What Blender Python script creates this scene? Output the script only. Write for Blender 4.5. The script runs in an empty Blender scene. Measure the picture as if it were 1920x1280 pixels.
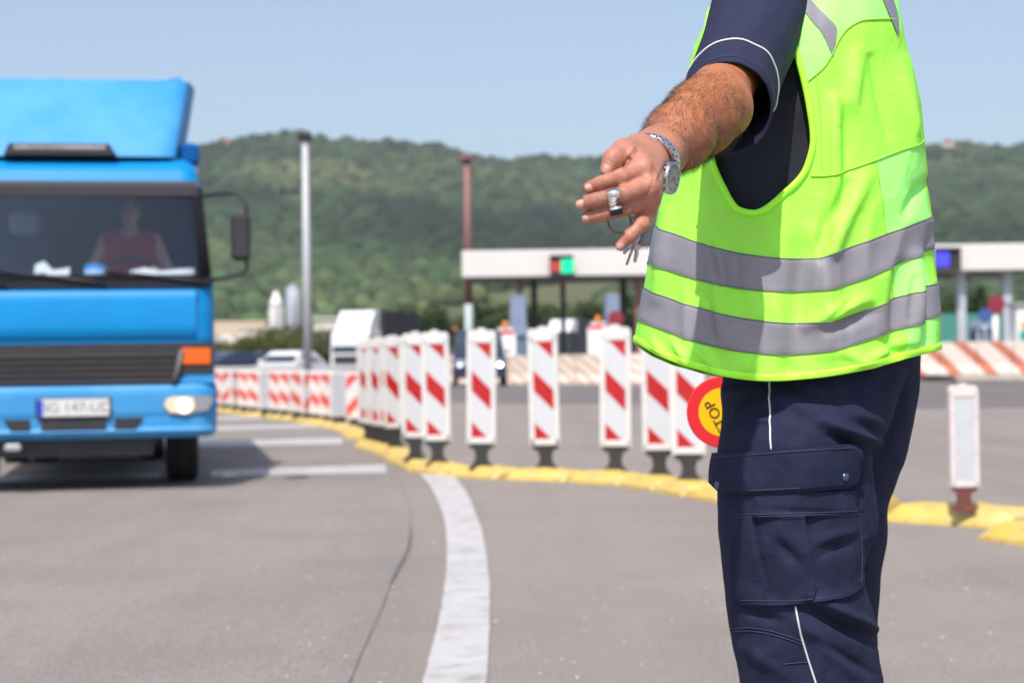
import bpy, bmesh, math, random
import numpy as np
from mathutils import Matrix, Vector, Euler

# ------------------------------------------------------------------ camera, world, sun, exposure
C = bpy.context.scene
H = 1.0                      # camera height above the road, metres
F = 3500.0                   # focal length in photograph pixels (1920 wide)
cam_d = bpy.data.cameras.new("camera")
cam = bpy.data.objects.new("camera", cam_d)
C.collection.objects.link(cam)
cam_d.sensor_width = 36.0
cam_d.lens = F / 1920 * 36.0
cam_d.clip_start = 0.1
cam_d.clip_end = 6000
PITCH = math.atan(32 / F)
ROLL = -0.0135
RM = Matrix.Rotation(math.pi / 2 + PITCH, 3, 'X') @ Matrix.Rotation(ROLL, 3, 'Z')
cam.matrix_world = Matrix.Translation((0, 0, H)) @ RM.to_4x4()
cam_d.dof.use_dof = True
cam_d.dof.focus_distance = 2.46
cam_d.dof.aperture_fstop = 6.8
C.camera = cam

SUN_EL, SUN_AZ = math.radians(55), math.radians(11)      # azimuth: swung left of straight behind the camera
to_sun = Vector((-math.sin(SUN_AZ) * math.cos(SUN_EL), -math.cos(SUN_AZ) * math.cos(SUN_EL), math.sin(SUN_EL)))
w = bpy.data.worlds.new("World"); C.world = w
w.use_nodes = True
nt = w.node_tree; nt.nodes.clear()
sky = nt.nodes.new('ShaderNodeTexSky'); sky.sky_type = 'NISHITA'; sky.sun_disc = False
sky.sun_elevation = SUN_EL
sky.sun_rotation = math.atan2(to_sun.x, to_sun.y)
sky.air_density = 1.0; sky.dust_density = 2.6; sky.ozone_density = 4.0; sky.altitude = 100
bg = nt.nodes.new('ShaderNodeBackground'); bg.inputs['Strength'].default_value = 0.132
wo = nt.nodes.new('ShaderNodeOutputWorld')
hs = nt.nodes.new('ShaderNodeHueSaturation'); hs.inputs['Saturation'].default_value = .80
nt.links.new(sky.outputs[0], hs.inputs['Color']); nt.links.new(hs.outputs[0], bg.inputs[0]); nt.links.new(bg.outputs[0], wo.inputs[0])
sd = bpy.data.lights.new("sun", 'SUN'); sd.energy = 3.75; sd.angle = math.radians(0.53); sd.color = (1.0, 0.955, 0.88)
sun = bpy.data.objects.new("sun", sd); C.collection.objects.link(sun)
sun.rotation_euler = to_sun.to_track_quat('Z', 'Y').to_euler()
C.view_settings.view_transform = 'Standard'
try: C.view_settings.look = 'None'
except Exception: pass
C.view_settings.exposure = 0.40
C.view_settings.gamma = 1.0
C.cycles.use_denoising = True
C.cycles.max_bounces = 8
C.cycles.transparent_max_bounces = 16
C.cycles.volume_bounces = 0
C.cycles.caustics_reflective = False
C.cycles.caustics_refractive = False
C.cycles.sample_clamp_indirect = 8.0

# ------------------------------------------------------------------ helpers
RN = np.array(RM)
def W(px, py, d):
    """pixel of the photograph + depth along the view axis -> world point(s)"""
    px, py, d = np.broadcast_arrays(np.asarray(px, float), np.asarray(py, float), np.asarray(d, float))
    v = np.stack([(px - 960) / F * d, (640 - py) / F * d, -d], -1)
    return v @ RN.T + np.array([0, 0, H])
def G(px, py, z=0.0):
    """pixel -> point on the level z"""
    r = W(px, py, 1.0) - np.array([0, 0, H])
    t = (z - H) / r[..., 2]
    return r * t[..., None] + np.array([0, 0, H])
def proj(P):
    v = (np.asarray(P) - np.array([0, 0, H])) @ RN
    d = -v[..., 2]
    return 960 + v[..., 0] / d * F, 640 - v[..., 1] / d * F
def V(*a): return np.array(a, float)
def unit(v): v = np.asarray(v, float); return v / max(np.linalg.norm(v), 1e-12)

class MB:
    def __init__(s): s.v = []; s.f = []; s.m = []; s.n = 0; s.sm = []
    def add(s, verts, faces, mi=0, smooth=False):
        verts = np.asarray(verts, float).reshape(-1, 3)
        s.v.append(verts)
        for f in faces:
            s.f.append(tuple(int(i) + s.n for i in f)); s.m.append(mi); s.sm.append(smooth)
        s.n += len(verts); return s
    def box(s, c, size, mi=0, rz=0.0, bev=0.0, taper=(1, 1)):
        hx, hy, hz = [q / 2 for q in size]
        if bev > 0:
            b = min(bev, hx * .9, hy * .9, hz * .9)
            P = []
            for z, ins in ((-hz, b), (-hz + b, 0), (hz - b, 0), (hz, b)):
                k = (taper if z > 0 else (1, 1))
                x, y = (hx - ins) * k[0], (hy - ins) * k[1]
                cb = b * .8
                P += [(-x + cb, -y, z), (x - cb, -y, z), (x, -y + cb, z), (x, y - cb, z), (x - cb, y, z), (-x + cb, y, z), (-x, y - cb, z), (-x, -y + cb, z)]
            Fs = []
            for r in range(3):
                for i in range(8):
                    j = (i + 1) % 8
                    Fs.append((r * 8 + i, r * 8 + j, r * 8 + 8 + j, r * 8 + 8 + i))
            Fs.append(tuple(range(7, -1, -1))); Fs.append(tuple(range(24, 32)))
        else:
            P = [(-hx, -hy, -hz), (hx, -hy, -hz), (hx, hy, -hz), (-hx, hy, -hz)]
            P += [(x * taper[0], y * taper[1], hz) for x, y, _ in P[:4]]
            Fs = [(3, 2, 1, 0), (4, 5, 6, 7), (0, 1, 5, 4), (1, 2, 6, 5), (2, 3, 7, 6), (3, 0, 4, 7)]
        P = np.array(P); c_, s_ = math.cos(rz), math.sin(rz)
        P = P @ np.array([[c_, s_, 0], [-s_, c_, 0], [0, 0, 1]]) + np.array(c)
        return s.add(P, Fs, mi)
    def tube(s, pts, r, seg=8, mi=0, smooth=True, cap=True, closed=False, flat=None):
        pts = np.asarray(pts, float); n = len(pts)
        r = np.broadcast_to(np.asarray(r, float), (n,))
        if closed: T = np.roll(pts, -1, 0) - np.roll(pts, 1, 0)
        else: T = np.gradient(pts, axis=0)
        T /= np.maximum(np.linalg.norm(T, axis=1, keepdims=True), 1e-9)
        up = V(0, 0, 1) if abs(T[0][2]) < .9 else V(1, 0, 0)
        N = np.zeros_like(T); N[0] = unit(np.cross(T[0], up))
        for i in range(1, n):
            q = N[i - 1] - T[i] * np.dot(N[i - 1], T[i]); N[i] = unit(q)
        B = np.cross(T, N)
        a = np.arange(seg) * 2 * math.pi / seg
        ring = pts[:, None, :] + r[:, None, None] * (np.cos(a)[None, :, None] * N[:, None, :] + np.sin(a)[None, :, None] * B[:, None, :])
        Fs = []
        for i in range(n if closed else n - 1):
            i2 = (i + 1) % n
            for j in range(seg):
                k = (j + 1) % seg
                Fs.append((i * seg + j, i2 * seg + j, i2 * seg + k, i * seg + k))
        if cap and not closed:
            Fs.append(tuple(range(seg))); Fs.append(tuple(range((n - 1) * seg + seg - 1, (n - 1) * seg - 1, -1)))
        return s.add(ring.reshape(-1, 3), Fs, mi, smooth)
    def cyl(s, a, b, r, r2=None, seg=16, mi=0, smooth=True):
        return s.tube([a, b], [r, r if r2 is None else r2], seg, mi, smooth)
    def prism(s, poly, y0, y1, mi=0, axis='y', bev=0):
        """poly in the plane across axis, extruded from y0 to y1"""
        poly = np.asarray(poly, float); n = len(poly)
        def put(p, t):
            if axis == 'y': return np.stack([p[:, 0], np.full(n, t), p[:, 1]], 1)
            if axis == 'x': return np.stack([np.full(n, t), p[:, 0], p[:, 1]], 1)
            return np.stack([p[:, 0], p[:, 1], np.full(n, t)], 1)
        if bev > 0:
            c = poly.mean(0); ins = poly + (c - poly) / np.maximum(np.linalg.norm(c - poly, axis=1, keepdims=True), 1e-9) * bev
            L = [put(ins, y0), put(poly, y0 + bev * np.sign(y1 - y0)), put(poly, y1 - bev * np.sign(y1 - y0)), put(ins, y1)]
        else: L = [put(poly, y0), put(poly, y1)]
        Fs = []
        for r in range(len(L) - 1):
            for i in range(n):
                j = (i + 1) % n; Fs.append((r * n + i, r * n + j, (r + 1) * n + j, (r + 1) * n + i))
        Fs.append(tuple(range(n - 1, -1, -1))); Fs.append(tuple(range((len(L) - 1) * n, len(L) * n)))
        return s.add(np.concatenate(L), Fs, mi)
    def lathe(s, prof, c=(0, 0, 0), axis='z', seg=24, mi=0, smooth=True):
        prof = np.asarray(prof, float); n = len(prof)
        a = np.arange(seg) * 2 * math.pi / seg
        R = prof[:, 0][:, None]; Z = np.broadcast_to(prof[:, 1][:, None], (n, seg))
        X, Y = R * np.cos(a), R * np.sin(a)
        P = {'z': (X, Y, Z), 'y': (X, Z, Y), 'x': (Z, X, Y)}[axis]
        P = np.stack(P, -1).reshape(-1, 3) + np.array(c)
        Fs = [(i * seg + j, i * seg + (j + 1) % seg, (i + 1) * seg + (j + 1) % seg, (i + 1) * seg + j) for i in range(n - 1) for j in range(seg)]
        if prof[0, 0] > 1e-6: Fs.append(tuple(range(seg - 1, -1, -1)))
        if prof[-1, 0] > 1e-6: Fs.append(tuple(range((n - 1) * seg, n * seg)))
        return s.add(P, Fs, mi, smooth)
    def grid(s, P, mi=0, smooth=True, keep=None, wrap=False):
        P = np.asarray(P, float); a, b = P.shape[:2]
        Fs = []
        for i in range(a - 1):
            for j in range(b if wrap else b - 1):
                if keep is not None and not keep[i, j]: continue
                k = (j + 1) % b
                Fs.append((i * b + j, i * b + k, (i + 1) * b + k, (i + 1) * b + j))
        return s.add(P.reshape(-1, 3), Fs, mi, smooth)
    def build(s, name, mats, parent=None, world=False, smooth=None):
        me = bpy.data.meshes.new(name)
        v = np.concatenate(s.v) if s.v else np.zeros((0, 3))
        if world and parent is not None:
            r = parent
            while r.parent is not None: r = r.parent
            Mi = np.array(r.matrix_basis.inverted()); v = v @ Mi[:3, :3].T + Mi[:3, 3]
        me.from_pydata(v.tolist(), [], s.f)
        for m_ in (mats if isinstance(mats, (list, tuple)) else [mats]): me.materials.append(m_)
        me.polygons.foreach_set('material_index', s.m)
        me.polygons.foreach_set('use_smooth', [bool(smooth) if smooth is not None else q for q in s.sm])
        bm = bmesh.new(); bm.from_mesh(me); bmesh.ops.recalc_face_normals(bm, faces=bm.faces); bm.to_mesh(me); bm.free()
        me.update()
        o = bpy.data.objects.new(name, me); C.collection.objects.link(o)
        if parent is not None: o.parent = parent
        return o
def thing(name, label, cat, loc=(0, 0, 0), rz=0.0, group=None):
    o = bpy.data.objects.new(name, None); C.collection.objects.link(o)
    o.empty_display_size = .2
    o.location = loc; o.rotation_euler = (0, 0, rz)
    return tag(o, label, cat, group)
def tag(o, label, cat, group=None):
    o['label'] = label; o['category'] = cat
    if group: o['group'] = group
    return o
def struct(o, kind='structure'): o['kind'] = kind; return o
def dup(root, loc, rz, label, group=None, scale=None):
    r = root.copy(); C.collection.objects.link(r); r.location = loc; r.rotation_euler = (0, 0, rz); r['label'] = label
    if group: r['group'] = group
    if scale is not None: r.scale = scale
    for ch in list(root.children):
        c = ch.copy(); C.collection.objects.link(c); c.parent = r
        for g in list(ch.children):
            d = g.copy(); C.collection.objects.link(d); d.parent = c
    return r
def text_mesh(name, body, size, m, parent, mat4, ext=0.0005):
    cu = bpy.data.curves.new(name, 'FONT'); cu.body = body; cu.size = size; cu.extrude = ext
    cu.align_x = 'CENTER'; cu.align_y = 'CENTER'
    t = bpy.data.objects.new(name, cu); C.collection.objects.link(t)
    dg = bpy.context.evaluated_depsgraph_get(); dg.update()
    me = bpy.data.meshes.new_from_object(t.evaluated_get(dg))
    bpy.data.objects.remove(t)
    me.transform(mat4)
    me.materials.clear(); me.materials.append(m)
    o = bpy.data.objects.new(name, me); C.collection.objects.link(o); o.parent = parent
    return o

# ------------------------------------------------------------------ materials
def mat(name, col, rough=.5, metal=0.0, var=0.0, vs=5.0, col2=None, bump=0.0, bs=60.0, bdist=.002, spec=.5, coat=0.0, sss=0.0,
        emis=None, es=1.0, dirt=0.0, attr=None, sheen=0.0, aniso=None, trans=0.0):
    m = bpy.data.materials.new(name); m.use_nodes = True
    n = m.node_tree.nodes; l = m.node_tree.links
    p = n['Principled BSDF']
    p.inputs['Roughness'].default_value = rough; p.inputs['Metallic'].default_value = metal
    p.inputs['Specular IOR Level'].default_value = spec
    p.inputs['Coat Weight'].default_value = coat; p.inputs['Coat Roughness'].default_value = .08
    p.inputs['Sheen Weight'].default_value = sheen
    if sss: 
        p.inputs['Subsurface Weight'].default_value = sss; p.inputs['Subsurface Radius'].default_value = (.012, .004, .002); p.inputs['Subsurface Scale'].default_value = .5
    p.inputs['Base Color'].default_value = (*col, 1)
    tc = n.new('ShaderNodeTexCoord')
    src = tc.outputs['Object']
    if aniso:
        mp = n.new('ShaderNodeMapping'); mp.inputs['Scale'].default_value = aniso; l.new(src, mp.inputs[0]); src = mp.outputs[0]
    cur = None
    if var or col2:
        nz = n.new('ShaderNodeTexNoise'); nz.inputs['Scale'].default_value = vs; nz.inputs['Detail'].default_value = 6; nz.inputs['Roughness'].default_value = .6
        l.new(src, nz.inputs['Vector'])
        rp = n.new('ShaderNodeValToRGB'); rp.color_ramp.elements[0].position = .3; rp.color_ramp.elements[1].position = .7
        c2 = col2 if col2 else tuple(min(1, q * (1 + var)) for q in col)
        c1 = col if col2 else tuple(q * (1 - var) for q in col)
        rp.color_ramp.elements[0].color = (*c1, 1); rp.color_ramp.elements[1].color = (*c2, 1)
        l.new(nz.outputs[0], rp.inputs[0]); cur = rp.outputs[0]
    if attr:
        at = n.new('ShaderNodeVertexColor'); at.layer_name = attr
        mx = n.new('ShaderNodeMix'); mx.data_type = 'RGBA'; mx.blend_type = 'MULTIPLY'; mx.inputs[0].default_value = 1
        if cur: l.new(cur, mx.inputs[6])
        else: mx.inputs[6].default_value = (*col, 1)
        l.new(at.outputs[0], mx.inputs[7]); cur = mx.outputs[2]
    if dirt:
        nz = n.new('ShaderNodeTexNoise'); nz.inputs['Scale'].default_value = vs * 2.7; nz.inputs['Detail'].default_value = 8; nz.inputs['Roughness'].default_value = .7
        l.new(tc.outputs['Object'], nz.inputs['Vector'])
        rp = n.new('ShaderNodeValToRGB'); rp.color_ramp.elements[0].position = .5; rp.color_ramp.elements[1].position = .75
        rp.color_ramp.elements[0].color = (0, 0, 0, 1); rp.color_ramp.elements[1].color = (dirt, dirt, dirt, 1)
        l.new(nz.outputs[0], rp.inputs[0])
        mx = n.new('ShaderNodeMix'); mx.data_type = 'RGBA'
        l.new(rp.outputs[0], mx.inputs[0])
        if cur: l.new(cur, mx.inputs[6])
        else: mx.inputs[6].default_value = (*col, 1)
        mx.inputs[7].default_value = (.20, .17, .14, 1); cur = mx.outputs[2]
    if cur: l.new(cur, p.inputs['Base Color'])
    if bump:
        nz = n.new('ShaderNodeTexNoise'); nz.inputs['Scale'].default_value = bs; nz.inputs['Detail'].default_value = 5
        l.new(src, nz.inputs['Vector'])
        b = n.new('ShaderNodeBump'); b.inputs['Strength'].default_value = bump; b.inputs['Distance'].default_value = bdist
        l.new(nz.outputs[0], b.inputs['Height']); l.new(b.outputs[0], p.inputs['Normal'])
    if emis:
        p.inputs['Emission Color'].default_value = (*emis, 1); p.inputs['Emission Strength'].default_value = es
    if trans:
        tr = n.new('ShaderNodeBsdfTranslucent'); ms = n.new('ShaderNodeMixShader'); ms.inputs[0].default_value = trans
        if cur: l.new(cur, tr.inputs[0])
        else: tr.inputs[0].default_value = (*col, 1)
        l.new(p.outputs[0], ms.inputs[1]); l.new(tr.outputs[0], ms.inputs[2])
        l.new(ms.outputs[0], n['Material Output'].inputs['Surface'])
    return m
def stripe_mat(name, a, b, k, period, frac, phase, rough=.4, dirt=.0, blur=.01, xaxis=0):
    """diagonal bands: colour a where fract((z + k*x - phase)/period) < frac, in the part's own coordinates"""
    m = mat(name, b, rough)
    n = m.node_tree.nodes; l = m.node_tree.links; p = n['Principled BSDF']
    tc = n.new('ShaderNodeTexCoord'); sp = n.new('ShaderNodeSeparateXYZ'); l.new(tc.outputs['Object'], sp.inputs[0])
    def math_(op, x, y=None):
        q = n.new('ShaderNodeMath'); q.operation = op
        for i, t in enumerate((x, y)):
            if t is None: continue
            if isinstance(t, (int, float)): q.inputs[i].default_value = t
            else: l.new(t, q.inputs[i])
        return q.outputs[0]
    s = math_('ADD', sp.outputs[2], math_('MULTIPLY', sp.outputs[xaxis], k))
    s = math_('FRACT', math_('DIVIDE', math_('SUBTRACT', s, phase), period))
    s = math_('LESS_THAN', s, frac)
    nz = n.new('ShaderNodeTexNoise'); nz.inputs['Scale'].default_value = 9; nz.inputs['Detail'].default_value = 8
    l.new(tc.outputs['Object'], nz.inputs['Vector'])
    rp = n.new('ShaderNodeValToRGB'); rp.color_ramp.elements[0].position = .52; rp.color_ramp.elements[1].position = .8
    rp.color_ramp.elements[0].color = (0, 0, 0, 1); rp.color_ramp.elements[1].color = (dirt, dirt, dirt, 1); l.new(nz.outputs[0], rp.inputs[0])
    mx = n.new('ShaderNodeMix'); mx.data_type = 'RGBA'; l.new(s, mx.inputs[0]); mx.inputs[6].default_value = (*b, 1); mx.inputs[7].default_value = (*a, 1)
    m2 = n.new('ShaderNodeMix'); m2.data_type = 'RGBA'; l.new(rp.outputs[0], m2.inputs[0]); l.new(mx.outputs[2], m2.inputs[6]); m2.inputs[7].default_value = (.3, .26, .22, 1)
    l.new(m2.outputs[2], p.inputs['Base Color'])
    return m
def glass_mat(name, tint, refl=.08, gcol=(1, 1, 1)):
    m = bpy.data.materials.new(name); m.use_nodes = True
    n = m.node_tree.nodes; l = m.node_tree.links; n.clear()
    o = n.new('ShaderNodeOutputMaterial'); t = n.new('ShaderNodeBsdfTransparent'); t.inputs[0].default_value = (*tint, 1)
    g = n.new('ShaderNodeBsdfGlossy'); g.inputs['Roughness'].default_value = .03; g.inputs[0].default_value = (*gcol, 1)
    fr = n.new('ShaderNodeFresnel'); fr.inputs[0].default_value = 1.5
    ad = n.new('ShaderNodeMath'); ad.operation = 'ADD'; ad.inputs[1].default_value = refl; l.new(fr.outputs[0], ad.inputs[0])
    mx = n.new('ShaderNodeMixShader'); l.new(ad.outputs[0], mx.inputs[0]); l.new(t.outputs[0], mx.inputs[1]); l.new(g.outputs[0], mx.inputs[2])
    l.new(mx.outputs[0], o.inputs[0]); return m

M = {}
M['white_plastic'] = mat('white_plastic', (.68, .665, .65), .4, var=.04, vs=6, dirt=.12)
M['black_rubber'] = mat('black_rubber', (.03, .028, .03), .65, var=.25, vs=30, bump=.3)
M['yellow_plastic'] = mat('yellow_plastic', (.66, .43, .055), .6, col2=(.60, .47, .19), vs=4, dirt=.6, bump=.3, bs=40)
M['red'] = mat('red_paint', (.62, .02, .03), .4)
M['white'] = mat('white_paint', (.8, .79, .78), .5, var=.04, vs=3)
M['offwhite'] = mat('offwhite_paint', (.72, .69, .66), .6, var=.06, vs=2)
M['grey_metal'] = mat('galvanised_metal', (.45, .46, .48), .45, metal=.6, var=.12, vs=3)
M['dark'] = mat('dark_plastic', (.025, .024, .028), .55, var=.2, vs=8)
M['black_gloss'] = mat('black_gloss', (.012, .012, .015), .15)
M['chrome'] = mat('chrome', (.75, .75, .76), .12, metal=1)
M['rubber_tyre'] = mat('tyre_rubber', (.02, .02, .02), .8, var=.3, vs=20, bump=.6, bs=25, bdist=.01)
M['concrete'] = mat('concrete', (.50, .46, .42), .85, var=.15, vs=2, dirt=.3, bump=.4, bs=20)
# ------------------------------------------------------------------ noise and interpolation
def _hash(ix, iy, iz):
    h = (ix * 374761393 + iy * 668265263 + iz * 2147483647 + 1013904223) & 0xffffffff
    h = ((h ^ (h >> 13)) * 1274126177) & 0xffffffff
    return ((h ^ (h >> 16)) & 0xffff) / 65535.0
def vnoise(p):
    p = np.asarray(p, float); i = np.floor(p).astype(np.int64); f = p - i; f = f * f * (3 - 2 * f)
    r = 0
    for dx in (0, 1):
        for dy in (0, 1):
            for dz in (0, 1):
                wgt = (f[..., 0] if dx else 1 - f[..., 0]) * (f[..., 1] if dy else 1 - f[..., 1]) * (f[..., 2] if dz else 1 - f[..., 2])
                r = r + wgt * _hash(i[..., 0] + dx, i[..., 1] + dy, i[..., 2] + dz)
    return r * 2 - 1
def fbm(p, oct=4):
    p = np.asarray(p, float); r = 0; a = .5
    for k in range(oct): r = r + a * vnoise(p * 2 ** k + 17.3 * k); a *= .5
    return r
def spline(xs, ys, x):
    xs = np.asarray(xs, float); ys = np.asarray(ys, float)
    d = np.diff(ys) / np.diff(xs); t = np.zeros_like(ys); t[0], t[-1] = d[0], d[-1]
    for i in range(1, len(xs) - 1):
        t[i] = 0 if d[i - 1] * d[i] <= 0 else 2 * d[i - 1] * d[i] / (d[i - 1] + d[i])
    x = np.asarray(x, float); xc = np.clip(x, xs[0], xs[-1]); i = np.clip(np.searchsorted(xs, xc) - 1, 0, len(xs) - 2)
    h = xs[i + 1] - xs[i]; u = (xc - xs[i]) / h
    return ((1 + 2 * u) * (1 - u) ** 2 * ys[i] + u * (1 - u) ** 2 * h * t[i] + u * u * (3 - 2 * u) * ys[i + 1] + u * u * (u - 1) * h * t[i + 1]) \
        + np.where(x < xs[0], (x - xs[0]) * t[0], 0) + np.where(x > xs[-1], (x - xs[-1]) * t[-1], 0)

# ------------------------------------------------------------------ the ground
M['earth'] = mat('dry_grass_earth', (.10, .105, .04), .9, col2=(.21, .17, .09), vs=.02, bump=.3, bs=2)
def asphalt(name, col, worn):
    m = mat(name, col, .82, var=.09, vs=.35, bump=.55, bs=260, bdist=.004, spec=.3)
    n = m.node_tree.nodes; l = m.node_tree.links; p = n['Principled BSDF']
    tc = n.new('ShaderNodeTexCoord')
    cur = p.inputs['Base Color'].links[0].from_socket
    for sc, lo, hi, amt, c in ((120, .52, .60, .75, tuple(q * 1.7 for q in col)), (95, .54, .64, .75, tuple(q * .42 for q in col)), (40, .55, .7, .4, tuple(q * .6 for q in col)), (9, .5, .75, .45, worn), (1.1, .48, .8, .45, tuple(q * .72 for q in col)), (.22, .5, .7, .35, tuple(q * .8 for q in col))):
        nz = n.new('ShaderNodeTexNoise'); nz.inputs['Scale'].default_value = sc; nz.inputs['Detail'].default_value = 3
        mp = n.new('ShaderNodeMapping'); mp.inputs['Location'].default_value = (sc, 3.1 * sc, 0); l.new(tc.outputs['Object'], mp.inputs[0]); l.new(mp.outputs[0], nz.inputs['Vector'])
        rp = n.new('ShaderNodeValToRGB'); rp.color_ramp.elements[0].position = lo; rp.color_ramp.elements[1].position = hi
        rp.color_ramp.elements[0].color = (0, 0, 0, 1); rp.color_ramp.elements[1].color = (amt, amt, amt, 1); l.new(nz.outputs[0], rp.inputs[0])
        mx = n.new('ShaderNodeMix'); mx.data_type = 'RGBA'; l.new(rp.outputs[0], mx.inputs[0]); l.new(cur, mx.inputs[6]); mx.inputs[7].default_value = (*c, 1); cur = mx.outputs[2]
    nz = n.new('ShaderNodeTexNoise'); nz.inputs['Scale'].default_value = 1; nz.inputs['Detail'].default_value = 5      # faint wheel polish running along the road
    mp = n.new('ShaderNodeMapping'); mp.inputs['Scale'].default_value = (1.6, .10, 1); mp.inputs['Rotation'].default_value = (0, 0, .12); l.new(tc.outputs['Object'], mp.inputs[0]); l.new(mp.outputs[0], nz.inputs['Vector'])
    rp = n.new('ShaderNodeValToRGB'); rp.color_ramp.elements[0].position = .48; rp.color_ramp.elements[1].position = .72
    rp.color_ramp.elements[0].color = (0, 0, 0, 1); rp.color_ramp.elements[1].color = (.4, .4, .4, 1); l.new(nz.outputs[0], rp.inputs[0])
    mx = n.new('ShaderNodeMix'); mx.data_type = 'RGBA'; l.new(rp.outputs[0], mx.inputs[0]); l.new(cur, mx.inputs[6]); mx.inputs[7].default_value = (*[q * .68 for q in col], 1); cur = mx.outputs[2]
    l.new(cur, p.inputs['Base Color']); return m
M['asphalt'] = asphalt('asphalt', (.255, .219, .199), (.30, .26, .23))
M['asphalt_lane'] = asphalt('asphalt_lane', (.252, .2185, .201), (.24, .22, .22))
M['asphalt_dark'] = asphalt('asphalt_dark', (.165, .143, .14), (.20, .18, .18))
M['seam'] = mat('bitumen_seam', (.232, .203, .187), .6, var=.3, vs=5)
M['line_paint'] = mat('road_line_paint', (.50, .475, .47), .6, var=.07, vs=2, dirt=.85, bump=.5, bs=200, bdist=.004)

g = MB(); g.add([(-3000, -400, -.004), (3000, -400, -.004), (3000, 4000, -.004), (-3000, 4000, -.004)], [(0, 1, 2, 3)])
struct(g.build('ground', M['earth']))
g = MB(); g.add([(-70, -60, 0), (110, -60, 0), (110, 190, 0), (-70, 190, 0)], [(0, 1, 2, 3)])
struct(g.build('road', M['asphalt']))
def strip(name, L, R, z, m, n=60, jit=0.0):
    """a ribbon on the road between two polylines given as pixels of the photograph"""
    L = np.array(L, float); R = np.array(R, float)
    a = G(spline(L[:, 1], L[:, 0], np.linspace(L[0, 1], L[-1, 1], n)), np.linspace(L[0, 1], L[-1, 1], n), z)
    b = G(spline(R[:, 1], R[:, 0], np.linspace(R[0, 1], R[-1, 1], n)), np.linspace(R[0, 1], R[-1, 1], n), z)
    if jit:
        a = a + np.random.RandomState(3).normal(0, jit, a.shape) * V(1, 0, 0); b = b + np.random.RandomState(4).normal(0, jit, b.shape) * V(1, 0, 0)
    k = np.linspace(0, 1, 7)[None, :, None]
    P = a[:, None, :] * (1 - k) + b[:, None, :] * k
    return struct(MB().grid(P, smooth=False).build(name, m))
# the greyer paving of the truck's lane ends at a seam; the darker carriageway lies beyond the posts
lane = [G(x, y, .004) for x, y in ((690, 810), (725, 850), (748, 890), (770, 960), (768, 1020), (738, 1085), (712, 1150), (680, 1220), (650, 1290), (610, 1400))]
lane = [V(-3.2, 60, .004), V(-2.4, 32, .004)] + lane + [V(-1.2, 2, .004), V(-1.7, -20, .004)]
P = np.array([[(-40, p[1], .004), (-12, p[1], .004), p] for p in lane])
struct(MB().grid(P, smooth=False).build('lane_paving', M['asphalt_lane']))
Lp = np.array([(688, 810), (724, 850), (747, 890), (769, 960), (766, 1020), (735, 1085), (709, 1150), (678, 1220), (648, 1290), (608, 1400)], float)
wd = np.interp(Lp[:, 1], [810, 960, 1010, 1090, 1120, 1400], [.8, .5, 2.5, 3, .5, .5])
strip('pavement_seam', Lp, Lp + np.stack([wd, wd * 0], 1), .008, M['seam'], 90, .0015)
Lc = np.array([(772, 985), (769, 1010), (756, 1045), (742, 1070), (733, 1092)], float)
strip('pavement_crack', Lc - [1.0, 0], Lc + np.array([[-.4, 0], [1.6, 0], [2.6, 0], [2.2, 0], [-.4, 0]]), .010, mat('bitumen_crack', (.085, .08, .09), .6), 60, .0025)
c = [G(x, y, .008) for x, y in ((-2600, 756), (300, 716), (760, 722), (1300, 724), (1760, 718), (2300, 708), (5200, 669))]
d = [G(x, y, .008) for x, y in ((-2600, 784), (300, 742), (760, 752), (1300, 758), (1760, 764), (2300, 756), (5200, 716))]
struct(MB().grid(np.array([c, d]), smooth=False).build('far_carriageway', M['asphalt_dark']))
strip('curved_road_line', [(788, 888), (812, 920), (829, 960), (837, 1000), (838, 1050), (833, 1100), (825, 1150), (810, 1210), (788, 1290), (760, 1380)],
      [(848, 888), (876, 925), (893, 965), (906, 1005), (914, 1055), (918, 1100), (918, 1150), (916, 1210), (911, 1290), (900, 1380)], .008, M['line_paint'], 120, .0014)
for (x0, x1, ya, yb, yc, yd) in ((395, 724, 881, 893, 870, 886), (-420, 300, 905, 922, 885, 898), (300, 642, 828, 838, 820, 832), (380, 600, 801, 807, 794, 800), (390, 560, 782, 787, 777, 782)):
    P = np.array([[G(x0 + (x1 - x0) * t, yc + (yc - yc) * t + (ya - yc) * (1 - t), .009) for t in np.linspace(0, 1, 20)],
                  [G(x0 + (x1 - x0) * t, yb + (yd - yb) * t, .009) for t in np.linspace(0, 1, 20)]])
    struct(MB().grid(P, smooth=False).build('lane_bar_marking', M['line_paint']))
# grit and chips lying about the road
rs = np.random.RandomState(11)
g = MB()
for i in range(420):
    px, py = rs.uniform(420, 1900), rs.uniform(860, 1290)
    p = G(px, py, .004); r = rs.uniform(.002, .006) * (1.6 if rs.rand() < .1 else 1)
    q = rs.normal(size=(6, 3)); q = np.array([(1, 0, 0), (-1, 0, 0), (0, 1, 0), (0, -1, 0), (0, 0, .7), (0, 0, -.2)]) * r * (1 + .3 * q)
    g.add(q + p + V(0, 0, r * .3), [(0, 2, 4), (2, 1, 4), (1, 3, 4), (3, 0, 4), (2, 0, 5), (1, 2, 5), (3, 1, 5), (0, 3, 5)], int(rs.rand() < .25))
o = g.build('gravel', [mat('pale_grit', (.55, .52, .5), .7), mat('brown_grit', (.33, .2, .12), .8)]); o['kind'] = 'stuff'
o['label'] = 'pale grit and chips scattered on the asphalt'

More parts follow.
